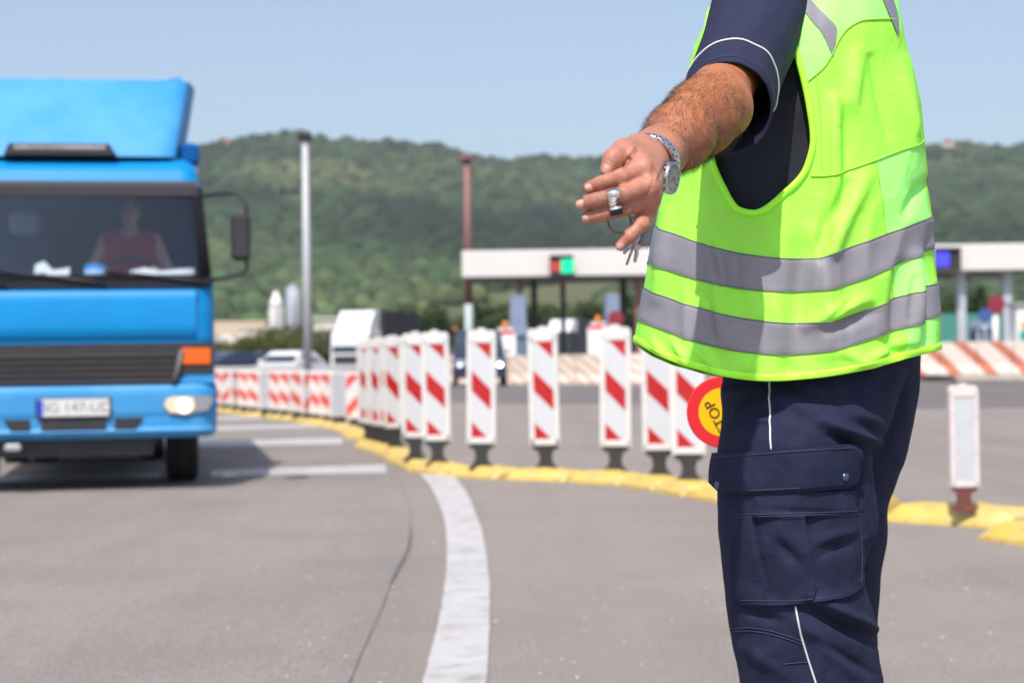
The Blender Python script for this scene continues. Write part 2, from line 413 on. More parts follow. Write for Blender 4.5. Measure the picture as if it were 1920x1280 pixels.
# ------------------------------------------------------------------ hills and their forest
RD = 1500.0
ridge_px = np.array([(-900, 330), (-300, 300), (200, 296), (340, 285), (385, 274), (430, 262), (490, 250), (560, 250), (640, 258), (720, 262), (800, 267), (860, 278), (900, 290), (950, 300), (1000, 292), (1060, 294), (1130, 298), (1300, 300), (1500, 285), (1740, 266), (1800, 262), (1920, 268), (2300, 262), (3000, 290)], float)
ridge_X = (ridge_px[:, 0] - 960) / F * RD
ridge_Z = (672 - .0135 * (ridge_px[:, 0] - 960) - ridge_px[:, 1]) / F * RD - 7
def hill_z(X, Y):
    t = np.clip((Y - 330) / (RD - 330), 0, 1.25)
    u = np.clip(t, 0, 1)
    prof = u ** 1.25 * (1 - .1 * np.sin(u * math.pi)) - np.clip(t - 1, 0, 1) * .5
    z = spline(ridge_X, ridge_Z, X * RD / np.maximum(RD * .55 + Y * .45, 1)) * prof
    nz = fbm(np.stack([X / 180, Y / 260, X * 0], -1), 4) * 26 * np.clip(u * 3, 0, 1) * (1 - .75 * u)
    return np.maximum(z + nz, -3 + 2 * u)
gx = np.linspace(-900, 1000, 190); gy = np.linspace(300, 1800, 130)
X, Y = np.meshgrid(gx, gy); P = np.stack([X, Y, hill_z(X, Y)], -1)
M['hill'] = mat('hill_ground', (.055, .072, .026), .95, col2=(.115, .112, .05), vs=.012, bump=.6, bs=.2, bdist=2)
struct(MB().grid(P).build('hills', M['hill']))
M['forest'] = mat('forest_leaves', (.026, .047, .020), .9, attr='tint', bump=.8, bs=1.2, bdist=.8)
ico = None
def icos(sub):
    bm = bmesh.new(); bmesh.ops.create_icosphere(bm, subdivisions=sub, radius=1); v = np.array([q.co[:] for q in bm.verts]); f = np.array([[q.index for q in p.verts] for p in bm.faces]); bm.free(); return v, f
iv, if_ = icos(2)
rs = np.random.RandomState(5)
N = 24000
Yc = 380 + (1560 - 380) * rs.rand(N * 2) ** .8; Xc = (rs.rand(N * 2) - .5) * 1.12 * Yc
dens = fbm(np.stack([Xc / 60, Yc / 110, Xc * 0 + 3], -1), 3)
ok = (dens > -.16 - .25 * (Yc / 1500)) ; Xc, Yc = Xc[ok][:N], Yc[ok][:N]; N = len(Xc)
Zc = hill_z(Xc, Yc)
rad = rs.uniform(2.2, 5.0, N) * np.interp(Yc, [380, 1500], [.7, 1.35])
VV = np.empty((N, len(iv), 3), np.float32)
for i in range(N):
    q = iv * (1 + .28 * rs.rand(len(iv), 1)) * V(1, 1, rs.uniform(.8, 1.25)) * rad[i]
    VV[i] = q + V(Xc[i], Yc[i], Zc[i] + rad[i] * .45)
me = bpy.data.meshes.new('forest')
FF = (if_[None] + (np.arange(N) * len(iv))[:, None, None]).reshape(-1, 3)
me.vertices.add(N * len(iv)); me.vertices.foreach_set('co', VV.reshape(-1))
me.loops.add(FF.size); me.loops.foreach_set('vertex_index', FF.reshape(-1).astype(np.int32))
me.polygons.add(len(FF)); me.polygons.foreach_set('loop_start', np.arange(0, FF.size, 3, dtype=np.int32)); me.polygons.foreach_set('loop_total', np.full(len(FF), 3, np.int32))
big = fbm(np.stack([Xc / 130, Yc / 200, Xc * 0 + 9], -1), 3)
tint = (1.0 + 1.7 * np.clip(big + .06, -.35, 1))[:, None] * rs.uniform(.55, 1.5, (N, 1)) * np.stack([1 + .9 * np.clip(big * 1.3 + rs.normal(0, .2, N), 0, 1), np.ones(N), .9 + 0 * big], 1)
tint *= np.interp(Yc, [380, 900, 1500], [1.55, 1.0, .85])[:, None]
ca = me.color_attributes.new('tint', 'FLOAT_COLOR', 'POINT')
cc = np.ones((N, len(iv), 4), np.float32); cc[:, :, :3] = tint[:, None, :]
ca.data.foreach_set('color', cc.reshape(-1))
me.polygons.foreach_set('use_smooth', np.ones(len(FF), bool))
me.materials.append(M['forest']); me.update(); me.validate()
o = bpy.data.objects.new('forest', me); C.collection.objects.link(o); o['kind'] = 'stuff'; o['label'] = 'dense green woodland covering the hills'

# houses up on the ridge
M['roof_tile'] = mat('roof_tile', (.42, .13, .06), .8, var=.2, vs=2)
M['plaster'] = mat('plaster', (.62, .56, .50), .85, var=.08, vs=.5)
M['window_dark'] = mat('window_dark', (.03, .04, .05), .2)
def house(label, px, py, d, wdt, hgt, roofh, rz=0.0, dep=None, base=None, group=None, roofm=None, wallm=None):
    p = W(px, py, d); p[2] = p[2] if base is None else base
    dep = dep or wdt * .8
    r = thing('house', label, 'house', p, rz, group)
    MB().box((0, 0, hgt / 2), (wdt, dep, hgt)).build('wall', wallm or M['plaster'], r)
    MB().prism([(-wdt * .56, hgt), (wdt * .56, hgt), (wdt * .5, hgt + .2), (0, hgt + roofh), (-wdt * .5, hgt + .2)], -dep * .57, dep * .57).build('roof', roofm or M['roof_tile'], r)
    for k in range(3):
        MB().box((-wdt * .3 + k * wdt * .3, -dep / 2 - .03, hgt * .55), (wdt * .14, .08, hgt * .35)).build('window', M['window_dark'], r)
    return r
house('small red roofed house on the skyline above the lorry mirror', 425, 280, 1480, 9, 4.5, 3.5, .3)
house('red roofed house on the ridge beyond the pointing hand', 1066, 308, 1480, 8, 4, 3.2, .1)
house('red roofed house on the ridge over the far toll roof', 1778, 277, 1480, 9, 4, 3.2, -.2)

# ------------------------------------------------------------------ trees and hedges
M['bark'] = mat('bark', (.09, .07, .05), .9, var=.3, vs=4, bump=.5, bs=10)
def leafm(name, c): return mat(name, c, .75, var=.35, vs=1.2, spec=.3, trans=.25)
M['leaf_dark'] = leafm('leaf_dark', (.055, .085, .026)); M['leaf_mid'] = leafm('leaf_mid', (.10, .135, .04)); M['leaf_olive'] = leafm('leaf_olive', (.115, .12, .034))
def crown(seed, rx, rz_, zc, nclump, per, leaf):
    rs = np.random.RandomState(seed); Vs = []; Fs = []; k = 0
    for c_ in range(nclump):
        d = unit(rs.normal(size=3)); rr = rs.rand() ** .45
        ce = d * V(rx, rx, rz_) * rr * .82 + V(0, 0, zc); s = rs.uniform(.2, .36) * rx
        for j in range(per):
            p = ce + unit(rs.normal(size=3)) * s * rs.rand() ** .4
            n_ = unit(rs.normal(size=3) + V(0, 0, .6)); a = unit(np.cross(n_, rs.normal(size=3))); b = np.cross(n_, a)
            L = leaf * rs.uniform(.6, 1.3)
            Vs += [p - a * L, p + b * L * .5, p + a * L, p - b * L * .5]; Fs.append((k, k + 1, k + 2, k + 3)); k += 4
    return MB().add(Vs, Fs)
def trunk(seed, h, r, crz):
    rs = np.random.RandomState(seed); g = MB()
    g.tube([(0, 0, -.05), (.03 * h * .1, 0, h * .3), (-.02 * h, .02 * h, h * .7)], [r, r * .75, r * .3], 8)
    for k in range(5):
        a = rs.uniform(0, 6.28); z = h * rs.uniform(.3, .55)
        g.tube([(0, 0, z), (math.cos(a) * h * .12, math.sin(a) * h * .12, z + h * .14), (math.cos(a) * h * .2, math.sin(a) * h * .2, z + h * .3)], [r * .45, r * .3, r * .1], 6)
    return g
protos = {}
def tree_kind(kind):
    m, nm, cat, rx, rz_, zc, h = {'bushy': (M['leaf_mid'], 'bushy_tree', 'tree', .42, .42, .56, 1), 'dark': (M['leaf_dark'], 'dark_tree', 'tree', .38, .46, .54, 1),
                              'shrub': (M['leaf_olive'], 'shrub', 'shrub', .62, .5, .46, 1)}[kind]
    r = thing(nm, 'x', cat)
    trunk(len(kind), 1, .03, zc).build('trunk', M['bark'], r, smooth=True)
    crown(len(kind) * 7, rx, rz_, zc, 46, 60, .035).build('crown', m, r)
    return r
used = set()
def tree(kind, px, top, d, label, group, wide=1.0):
    p = W(px, 672, d); p[2] = 0
    z = W(px, top, d)[2]
    s = (z * 1.0, z * 1.0, z * 1.0)
    if kind not in protos: protos[kind] = tree_kind(kind)
    if kind not in used:
        used.add(kind); r = protos[kind]; r.location = p; r['label'] = label; r['group'] = group
    else: r = dup(protos[kind], p, 0, label, group)
    r.rotation_euler = (0, 0, px * 1.7 % 6.28); r.scale = (z * wide, z * wide, z)
    return r
shr = 'shrubs along the far roadside'
for px, top, d, lab in ((412, 628, 112, 'olive roadside shrub close beside the lorry cab, above the dark cars'), (448, 620, 114, 'olive roadside shrub behind the two dark cars'),
                        (486, 622, 113, 'olive roadside shrub below the beige wall'), (520, 610, 115, 'olive roadside shrub in front of the white silo'),
                        (548, 592, 118, 'taller olive shrub below the grey silo'), (604, 622, 112, 'olive shrub just past the grey lighting mast'),
                        (640, 626, 125, 'low olive shrub behind the white lorry cab'), (736, 612, 120, 'olive shrub behind the clustered delineator posts')):
    tree('shrub', px, top, d, lab, shr, 1.5)
tg = 'trees beyond the toll road'
for kind, px, top, d, lab in (('bushy', 735, 570, 190, 'bushy tree behind the dark lorry box'), ('bushy', 775, 556, 200, 'bushy tree between the lorry box and the orange roof'),
                              ('dark', 815, 572, 185, 'dark tree just before the orange roofed house'), ('dark', 905, 560, 170, 'dark tree beside the red mast'),
                              ('bushy', 935, 548, 190, 'bushy tree behind the first toll booth'), ('dark', 985, 566, 180, 'dark tree seen between the toll roof columns'),
                              ('bushy', 1030, 556, 195, 'bushy tree under the green lane signal'), ('dark', 1085, 560, 175, 'dark tree behind the black lorry'),
                              ('bushy', 1125, 552, 190, 'bushy tree behind the second toll booth'), ('dark', 1190, 545, 180, 'dark tree under the toll roof by the red pillar'),
                              ('bushy', 1775, 540, 190, 'bushy tree under the blue lane signal'), ('dark', 1830, 530, 180, 'dark tree behind the red round sign'),
                              ('dark', 1862, 548, 200, 'dark tree framed by the two pale toll columns'), ('bushy', 1915, 545, 185, 'bushy tree behind the white kiosk'),
                              ('bushy', 690, 566, 230, 'bushy tree rising over the white lorry'), ('bushy', 600, 590, 240, 'bushy tree over the white warehouse')):
    tree(kind, px, top, d, lab, tg, 1.25)
# ------------------------------------------------------------------ buildings far behind
M['silo_white'] = mat('silo_white', (.72, .70, .70), .5, var=.05, vs=.4)
M['silo_grey'] = mat('silo_grey', (.34, .35, .42), .5, var=.06, vs=.4)
M['clad'] = mat('wall_cladding', (.62, .60, .56), .6, var=.06, vs=.3)
M['sand'] = mat('sandy_render', (.60, .47, .36), .9, var=.1, vs=.3)
def silo(label, px, top, d, wd, m, cone):
    p = W(px, 672, d); z = W(px, top, d)[2]
    r = thing('silo', label, 'silo', (p[0], p[1], 0))
    MB().lathe([(wd / 2, 0), (wd / 2, z - cone), (wd * .12, z)], seg=20).build('tank', m, r)
    MB().lathe([(wd * .52, z - cone - .2), (wd * .53, z - cone - .1), (wd * .53, z - cone), (wd * .5, z - cone + .02)], seg=20).build('rim', M['grey_metal'], r)
    g = MB(); g.box((0, -wd / 2 - .1, z * .45), (.06, .06, z * .85)); g.box((.4, -wd / 2 - .1, z * .45), (.06, .06, z * .85))
    for k in range(12): g.box((.2, -wd / 2 - .1, z * (.08 + .06 * k)), (.4, .05, .05))
    g.build('ladder', M['grey_metal'], r)
silo('white conical topped silo beside the grey lighting mast', 519, 546, 220, 1.75, M['silo_white'], 1.6)
silo('slim grey flat topped silo between the white silo and the mast', 551, 533, 225, 1.7, M['silo_grey'], .15)
def block(name, label, cat, px0, px1, top, d, dep, m, roofm=None, doors=2, slope=0.0):
    a, b = W(px0, 672, d), W(px1, 672, d); z = W((px0 + px1) / 2, top, d)[2]; wd = b[0] - a[0]
    r = thing(name, label, cat, ((a[0] + b[0]) / 2, a[1] + dep / 2, 0))
    MB().box((0, 0, z / 2), (wd, dep, z)).build('wall', m, r)
    MB().prism([(-wd * .515, z), (wd * .515, z), (wd * .515, z + .25), (0, z + .3 + slope), (-wd * .515, z + .25)], -dep * .52, dep * .52).build('roof', roofm or M['clad'], r)
    for k in range(doors):
        x = wd * ((k + .5) / doors - .5); MB().box((x, -dep / 2 - .03, z * .3), (wd * .12, .08, z * .5)).build('door', M['window_dark'], r)
    return r
block('retaining_wall', 'long sandy wall behind the roadside shrubs', 'wall', 330, 500, 606, 240, 3, M['sand'], M['sand'], 0)
block('shed', 'pale beige shed next to the white silo', 'shed', 448, 508, 616, 200, 8, M['plaster'], M['plaster'], 2)
house('small white cottage next to the lorry cab', 424, 640, 205, 3.6, 2.9, 1.2, .3, base=0, wallm=M['silo_white'], roofm=M['silo_white'])
block('warehouse', 'long white warehouse behind the grey lighting mast', 'warehouse', 588, 660, 598, 235, 14, M['clad'], None, 3)
block('warehouse', 'taller white roofed hall behind the white lorry', 'warehouse', 642, 710, 588, 250, 16, M['clad'], None, 2)
house('orange roofed house behind the red mast', 864, 640, 215, 2.6, 4.2, 1.5, 0, dep=3, base=0)
house('orange roofed house half hidden behind the second toll booth', 1112, 640, 215, 1.8, 4.4, 1.2, 0, dep=3, base=0)

# ------------------------------------------------------------------ lighting masts
def mast(label, px_t, top, px_b, d, r0, r1, paint, headm):
    a = W(px_b, 672, d); a[2] = 0; t = W(px_t, top, d); h = t[2]
    r = thing('lighting_mast', label, 'mast', a)
    z0 = 0
    for zz, m in paint:
        z1 = h * zz
        MB().cyl((0, 0, z0), (0, 0, z1), r0 + (r1 - r0) * z0 / h, r0 + (r1 - r0) * z1 / h, 14).build('pole', m, r); z0 = z1
    g = MB(); g.cyl((0, 0, h - .05), (0, 0, h + .18), r1 * 2.2, r1 * 2.2, 16)
    g.build('head_frame', headm, r)
    for k in range(4):
        an = k * math.pi / 2 + .5
        MB().box((math.cos(an) * r1 * 2, math.sin(an) * r1 * 2, h), (.16, .12, .14), rz=an, bev=.03).build('floodlight', headm, r)
    MB().cyl((0, 0, 0), (0, 0, .12), r0 * 2.2, r0 * 2.2, 12).build('base_plate', M['grey_metal'], r)
M['mast_grey'] = mat('mast_grey', (.50, .50, .54), .5, var=.06, vs=1)
M['mast_red'] = mat('mast_red', (.25, .115, .11), .6, var=.1, vs=1)
M['mast_blue'] = mat('mast_pale', (.45, .52, .56), .6)
mast('tall grey steel mast rising in front of the hill', 570, 258, 577, 62, .15, .10, ((1, M['mast_grey']),), M['dark'])
mast('tall dull red mast with a pale foot at the end of the toll roof', 876, 298, 880, 112, .27, .20, ((.33, M['mast_blue']), (1, M['mast_red'])), M['mast_red'])

# ------------------------------------------------------------------ toll plaza
M['fascia'] = mat('white_fascia', (.66, .63, .61), .5, var=.02, vs=.3)
M['column_brown'] = mat('column_brown', (.16, .12, .11), .6); M['column_dark'] = mat('column_dark', (.06, .055, .06), .6)
M['column_pale'] = mat('column_pale', (.46, .49, .54), .6); M['booth_blue'] = mat('booth_blue', (.20, .25, .36), .5, var=.1, vs=1)
M['booth_glass'] = mat('booth_glass', (.10, .14, .22), .08, spec=.7)
DT = 100.0
a, b = W(866, 494, DT), W(2010, 482, DT)
zt, zb = W(1000, 469, DT)[2], W(1000, 519, DT)[2]
cx = (a[0] + b[0]) / 2; L = b[0] - a[0]
toll = thing('toll_roof', 'long white flat toll station roof on slim columns', 'toll roof', (cx, a[1], 0))
MB().box((0, 0, (zt + zb) / 2), (L, .3, zt - zb), bev=.05).build('fascia', M['fascia'], toll)
MB().box((0, 6.3, zb + .35), (L - .6, 12.2, .4)).build('roof_slab', M['column_dark'], toll)
for px, wd, m, dy in ((975, .34, M['column_brown'], 1), (1002, .36, M['column_dark'], 8), (1056, .3, M['column_brown'], 10), (1169, .38, M['column_dark'], 7), (1197, .36, M['mast_red'], 1.2),
                      (1802, .46, M['column_pale'], 1), (1888, .46, M['column_pale'], 1), (1340, .4, M['column_brown'], 1), (1500, .4, M['column_pale'], 1), (1650, .4, M['column_pale'], 1)):
    p = W(px, 600, DT + dy)
    MB().box((p[0] - cx, dy, zb / 2 + .1), (wd, wd, zb), bev=.04).build('column', m, toll)
def signal(label, px0, px1, py0, py1, lamps):
    a, b = W(px0, py0, DT - .5), W(px1, py1, DT - .5); wd, hh = b[0] - a[0], a[2] - b[2]
    r = thing('lane_signal', label, 'lane signal', ((a[0] + b[0]) / 2, a[1], (a[2] + b[2]) / 2))
    MB().box((0, 0, 0), (wd, .34, hh), bev=.03).build('housing', M['dark'], r)
    for fx, kind, m in lamps:
        x = fx * wd; s = hh * .36; y = -.19; g = MB()
        if kind == 'cross':
            for sg in (-1, 1):
                q = Matrix.Rotation(sg * math.pi / 4, 3, 'Y'); P = np.array([q @ Vector(v) for v in ((-s, 0, -.11), (s, 0, -.11), (s, 0, .11), (-s, 0, .11))])
                P = np.concatenate([P, P + V(0, .03, 0)]) + V(x, y - .004 * (sg + 1), 0)
                g.add(P, [(0, 1, 2, 3), (7, 6, 5, 4), (0, 4, 5, 1), (1, 5, 6, 2), (2, 6, 7, 3), (3, 7, 4, 0)])
        elif kind == 'arrow':
            g.prism([(x - .08, s), (x + .08, s), (x + .08, -s * .1), (x + s * .8, -s * .1), (x, -s), (x - s * .8, -s * .1), (x - .08, -s * .1)], y, y + .03)
        else:
            g.box((x, y, 0), (s * 1.7, .05, s * 1.9), bev=.02)
        g.build('lamp', m, r)
    g = MB(); g.box((0, -.1 - .17, hh / 2), (wd, .3, .04)); g.build('hood', M['dark'], r)
M['lamp_red'] = mat('lamp_red', (.3, .03, .02), .4, emis=(.9, .12, .06), es=.30)
M['lamp_green'] = mat('lamp_green', (.0, .25, .12), .4, emis=(0, .95, .42), es=.75)
M['lamp_blue'] = mat('lamp_blue', (.02, .02, .3), .4, emis=(.08, .08, 1), es=.75)
signal('toll lane signal box with a dim red and a lit green lamp', 1030, 1075, 480, 518, ((-.25, 'cross', M['lamp_red']), (.25, 'panel', M['lamp_green'])))
signal('toll lane signal box showing a blue panel beside the vest', 1752, 1801, 466, 506, ((-.22, 'panel', M['lamp_blue']),))
def booth(label, px, top, d, wd, sign=None):
    p = W(px, 672, d); z = W(px, top, d)[2]
    r = thing('toll_booth', label, 'toll booth', (p[0], p[1], 0))
    MB().box((0, .8, .5), (wd, 2.2, 1.0), bev=.04).build('base', M['booth_blue'], r)
    MB().box((0, .8, 1.6), (wd * .96, 2.1, 1.2), taper=(.9, .95)).build('window', M['booth_glass'], r)
    MB().prism([(-wd * .56, 2.2), (wd * .56, 2.2), (wd * .5, 2.45), (wd * .30, 2.6), (wd * .28, z), (-wd * .28, z), (-wd * .34, 2.6), (-wd * .5, 2.45)], -.4, 1.9).build('roof', M['booth_blue'], r)
    for sx in (-1, 1): MB().box((sx * wd * .48, -.28, 1.6), (.09, .09, 1.2)).build('window_post', M['column_pale'], r)
booth('blue grey toll booth beside the white barricade', 973, 553, 96, 1.35)
booth('blue grey toll booth behind the round red sign', 1150, 551, 98, 1.2)
booth('blue grey toll booth between the two pale columns', 1850, 600, 98, 1.1)
def round_sign(label, px, py, d, rad, ring, face, bar=None, postm=None, pw=.04):
    p = W(px, py, d)
    r = thing('round_sign', label, 'road sign', (p[0], p[1], 0)); z = p[2]
    MB().lathe([(rad * .74, -.03), (rad, -.028), (rad, .02), (0.001, .02)], c=(0, 0, z), axis='y', seg=28, smooth=False).build('rim', ring, r)
    MB().lathe([(.001, -.034), (rad * .76, -.034), (rad * .76, -.02)], c=(0, 0, z), axis='y', seg=28, smooth=False).build('face', face, r)
    if bar: MB().box((0, -.04, z), (rad * 1.2, .012, rad * .3)).build('bar', bar, r)
    MB().cyl((0, .05 + pw, 0), (0, .05 + pw, z + .05), pw, pw, 12).build('post', postm or M['grey_metal'], r)
M['sign_red'] = mat('sign_red', (.24, .018, .035), .5); M['sign_blue'] = mat('sign_blue', (.04, .10, .28), .5)
round_sign('round red no entry sign by the second toll booth', 1154, 597, 92, .40, M['sign_red'], M['sign_red'], M['sign_red'])
round_sign('round red sign on a thick white post beyond the barriers', 1868, 570, 88, .42, M['sign_red'], M['sign_red'], None, M['white'], .14)
round_sign('round blue sign beside the red sign on a white post', 1847, 591, 90, .34, M['sign_blue'], M['sign_blue'], None)
def barricade(label, px, top, d, wd):
    p = W(px, 672, d); z = W(px, top, d)[2]
    r = thing('barricade', label, 'barricade', (p[0], p[1], 0))
    MB().prism([(-wd * .5, .3), (wd * .5, .3), (wd * .5, z - .35), (wd * .3, z - .05), (-wd * .3, z - .05), (-wd * .5, z - .35)], -.06, .06, bev=.02).build('panel', M['white'], r)
    MB().box((0, -.08, z - .25), (wd * .82, .03, .16)).build('warning_strip', M['red'], r)
    MB().lathe([(.12, z - .05), (.14, z + .06), (.10, z + .2), (.001, z + .26)], seg=14).build('lamp', mat('amber_lamp', (.75, .24, .02), .3), r)
    for sx in (-1, 1): MB().box((sx * wd * .35, 0, .15), (.1, .5, .3)).build('foot', M['dark'], r)
barricade('white barricade panel with amber lamp before the first toll booth', 948, 612, 84, .95)
barricade('white barricade panel with amber lamp before the second toll booth', 1122, 602, 84, .95)
# white kiosk and teal mesh fence
p = W(1918, 672, 86)
k = thing('kiosk', 'white kiosk with a green and amber panel at the edge of the plaza', 'kiosk', (p[0] + .3, p[1], 0))
MB().box((0, 0, 1.6), (1.5, 1.4, 3.0), bev=.05).build('cabin', M['white'], k)
MB().box((-.42, -.72, 1.7), (.42, .04, .5)).build('green_panel', mat('teal_panel', (.02, .32, .24), .5), k)
MB().box((-.40, -.72, 2.2), (.30, .04, .35)).build('amber_panel', mat('amber_panel', (.6, .36, .1), .5), k)
MB().box((0, 0, 3.18), (1.8, 1.7, .14)).build('roof', M['grey_metal'], k)
p0, p1 = W(1764, 672, 135), W(1990, 672, 135)
fn = thing('mesh_fence', 'teal windbreak fence behind the pale toll columns', 'fence', ((p0[0] + p1[0]) / 2, p0[1], 0)); L2 = p1[0] - p0[0]
MB().box((0, 0, 2.6), (L2, .05, 2.4)).build('mesh_panel', mat('teal_mesh', (.05, .22, .19), .8), fn)
for q in range(6): MB().box((-L2 / 2 + q * L2 / 5, .08, 1.95), (.1, .1, 3.9)).build('post', M['grey_metal'], fn)

# ------------------------------------------------------------------ concrete barriers
M['barrier'] = [stripe_mat('barrier_striped', (.52, .16, .10), (.70, .62, .55), .75, 1.05, .36, .1, .8, .5),
                stripe_mat('barrier_striped_pale', (.56, .34, .26), (.70, .62, .54), .6, .42, .34, .1, .8, .5)]
def barrier(label, p, q, z0, h, kind):
    L = float(np.hypot(*(q - p)[:2])) - .06; mid = (p + q) / 2; rz = math.atan2(q[1] - p[1], q[0] - p[0])
    r = tag(MB().prism([(-.3, z0), (.3, z0), (.3, z0 + .08), (.16, z0 + .34), (.08, z0 + h), (-.08, z0 + h), (-.16, z0 + .34), (-.3, z0 + .08)], -L / 2, L / 2, axis='x', bev=.015)
            .build('concrete_barrier', M['barrier'][kind]), label, 'barrier', 'red and white concrete barriers before the toll station')
    r.location = (mid[0], mid[1], 0); r.rotation_euler = (0, 0, rz); return r
road_pts = [V(*G(x, y)) for x, y in ((838, 719), (900, 719), (960, 719), (1022, 719), (1084, 719), (1146, 719), (1208, 718), (1290, 718))]
names = ['at the open end of the row, by the dark van', 'with the added sun glint of the van above it', 'below the blue grey booth', 'behind the single post under the green signal', 'below the black lorry', 'behind the second barricade', 'just before the vest hides the row']
for i in range(7):
    barrier('weathered red and white barrier ' + names[i], road_pts[i], road_pts[i + 1], .0, 1.12, 1)
rp_ = [V(*G(x, 716)) for x in (1700, 1768, 1836, 1904, 1975)]
names = ['partly hidden by the vest hem', 'above the grey backed post', 'with the red sign rising behind it', 'in front of the white kiosk']
for i in range(4):
    barrier('bold striped concrete barrier ' + names[i], rp_[i], rp_[i + 1], .24, 1.12, 0)
P = np.concatenate([rp_[0] + V(-.2, -.45, 0)[None][0], rp_[-1] + V(.3, -.45, 0)]).reshape(2, 3)
g = MB().box(((P[0][0] + P[1][0]) / 2, P[0][1] + .6, .12), (P[1][0] - P[0][0], 1.4, .24), bev=.03)
struct(g.build('kerb', M['concrete']))

# steel guard rail in front of the parked cars
p0, p1 = W(330, 672, 62), W(700, 672, 60)
gr = thing('guard_rail', 'low grey guard rail running in front of the parked cars', 'guard rail', ((p0[0] + p1[0]) / 2, p0[1], 0)); L2 = p1[0] - p0[0]
M['rail'] = mat('rail_grey', (.40, .38, .38), .6, metal=.2, var=.08, vs=1)
MB().prism([(0, .42), (-.05, .46), (-.05, .56), (.02, .62), (-.05, .70), (-.05, .82), (0, .86), (.04, .86), (.04, .42)], -L2 / 2, L2 / 2, axis='x').build('beam', M['rail'], gr)
for q in range(6): MB().box((-L2 / 2 + .3 + q * (L2 - .6) / 5, .1, .42), (.1, .12, .84)).build('post', M['rail'], gr)

# ------------------------------------------------------------------ parked and queuing vehicles
M['glass_dark'] = mat('car_glass', (.02, .03, .045), .06, spec=.8)
M['headlamp_glass'] = mat('headlamp_glass', (.7, .72, .75), .08, spec=.9)
M['glint_bright'] = mat('glint_bright', (.8, .8, .8), .2, emis=(1, .97, .9), es=9)  # this and the dim one glow to imitate sun glints on the van
M['glint_dim'] = mat('glint_dim', (.6, .65, .75), .2, emis=(.75, .85, 1), es=1.2)
def car(label, px, d, paint, rz, van=False, lamp=None, lamp2=None):
    p = W(px, 672, d); hw = .88 if not van else .98; Hh = 1.45 if not van else 2.05
    r = thing('van' if van else 'car', label, 'van' if van else 'car', (p[0], p[1], 0), rz)
    # side profile (y: front -, back +)
    if van: low = [(-2.3, .35), (-2.35, .75), (-2.2, 1.0), (-1.5, 1.15), (2.4, 1.15), (2.45, .4)]; top = [(-1.55, 1.15), (-.85, Hh - .06), (-.6, Hh), (2.3, Hh), (2.42, 1.15)]
    else: low = [(-2.05, .3), (-2.1, .6), (-1.95, .78), (-.95, .92), (1.9, .95), (2.1, .8), (2.1, .35)]; top = [(-1.0, .92), (-.25, Hh - .05), (.1, Hh), (1.0, Hh - .03), (1.8, .95)]
    MB().prism([(y, z) for y, z in low], -hw, hw, axis='x', bev=.1).build('body', paint, r)
    g = MB(); n_ = len(top); P = [(-hw * .97 if z < 1.2 and (z < .96 or van) else -hw * .8, y, z) for y, z in top]; P += [(-x, y, z) for x, y, z in P]
    g.add(P, [(i, (i + 1) % n_, (i + 1) % n_ + n_, i + n_) for i in range(n_)] + [tuple(range(n_ - 1, -1, -1)), tuple(range(n_, 2 * n_))]); g.build('cabin', paint, r)
    (y0, z0), (y1, z1) = top[0], top[1]
    nn = unit(V(0, -(z1 - z0), (y1 - y0))) * .012
    k0, k1 = hw * .86, hw * .74
    MB().add(np.array([(-k0, y0 + .06, z0 + .06), (k0, y0 + .06, z0 + .06), (k1, y1, z1 - .03), (-k1, y1, z1 - .03)]) + nn, [(0, 1, 2, 3)]).build('windscreen', M['glass_dark'], r)
    for sx in (-1, 1):
        ya, yb = (top[0][0] + .35, top[-1][0] - .35); zz0 = top[0][1] + .06; zz1 = Hh - .12
        MB().add([(sx * hw * .96, ya, zz0), (sx * hw * .96, yb, zz0), (sx * hw * .83, yb - .3, zz1), (sx * hw * .83, ya + .5, zz1)], [(0, 1, 2, 3)]).build('side_window', M['glass_dark'], r)
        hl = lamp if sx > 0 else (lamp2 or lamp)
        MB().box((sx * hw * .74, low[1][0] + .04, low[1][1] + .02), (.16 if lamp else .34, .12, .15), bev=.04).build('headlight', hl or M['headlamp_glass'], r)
        MB().box((sx * (hw + .09), top[0][0] + .35, top[0][1] + .12), (.16, .1, .13), bev=.03).build('side_mirror', paint, r)
        for y in (low[0][0] + .75, low[-1][0] - .75):
            t = MB().lathe([(.18, -.1), (.3, -.1), (.32, -.06), (.32, .06), (.3, .1), (.18, .1)], c=(sx * (hw - .08), y, .32), axis='x', seg=20).build('wheel', M['rubber_tyre'], r)
            MB().lathe([(.001, -.08), (.18, -.09), (.18, .09), (.001, .08)], c=(sx * (hw - .08), y, .32), axis='x', seg=16).build('rim', M['chrome'], t)
    MB().box((0, low[1][0] - .02, .52), (hw * 1.1, .06, .14), bev=.02).build('grille', M['dark'], r)
    MB().box((0, low[1][0] - .03, .36), (hw * 1.7, .1, .14), bev=.03).build('bumper', M['dark'] if van else paint, r)
    return r
pn = mat('navy_car_paint', (.02, .035, .07), .2, coat=.6); pb = mat('blue_car_paint', (.04, .07, .14), .2, coat=.6); pw = mat('white_car_paint', (.75, .75, .76), .3, coat=.5); psv = mat('silver_blue_paint', (.16, .21, .28), .3, metal=.3, coat=.5)
car('dark blue car in the gap right beside the lorry cab', 425, 79, pn, -.9)
car('dark navy car parked under the beige shed', 470, 82, pb, -.7)
car('white car parked by the grey mast', 540, 78, pw, -.35)
car('steel blue van roof showing over the clustered posts', 755, 96, psv, .5, van=True)
car('dark van with two added sun glints glowing beside the barriers', 898, 70, pn, .03, van=True, lamp=M['glint_bright'], lamp2=M['glint_dim'])
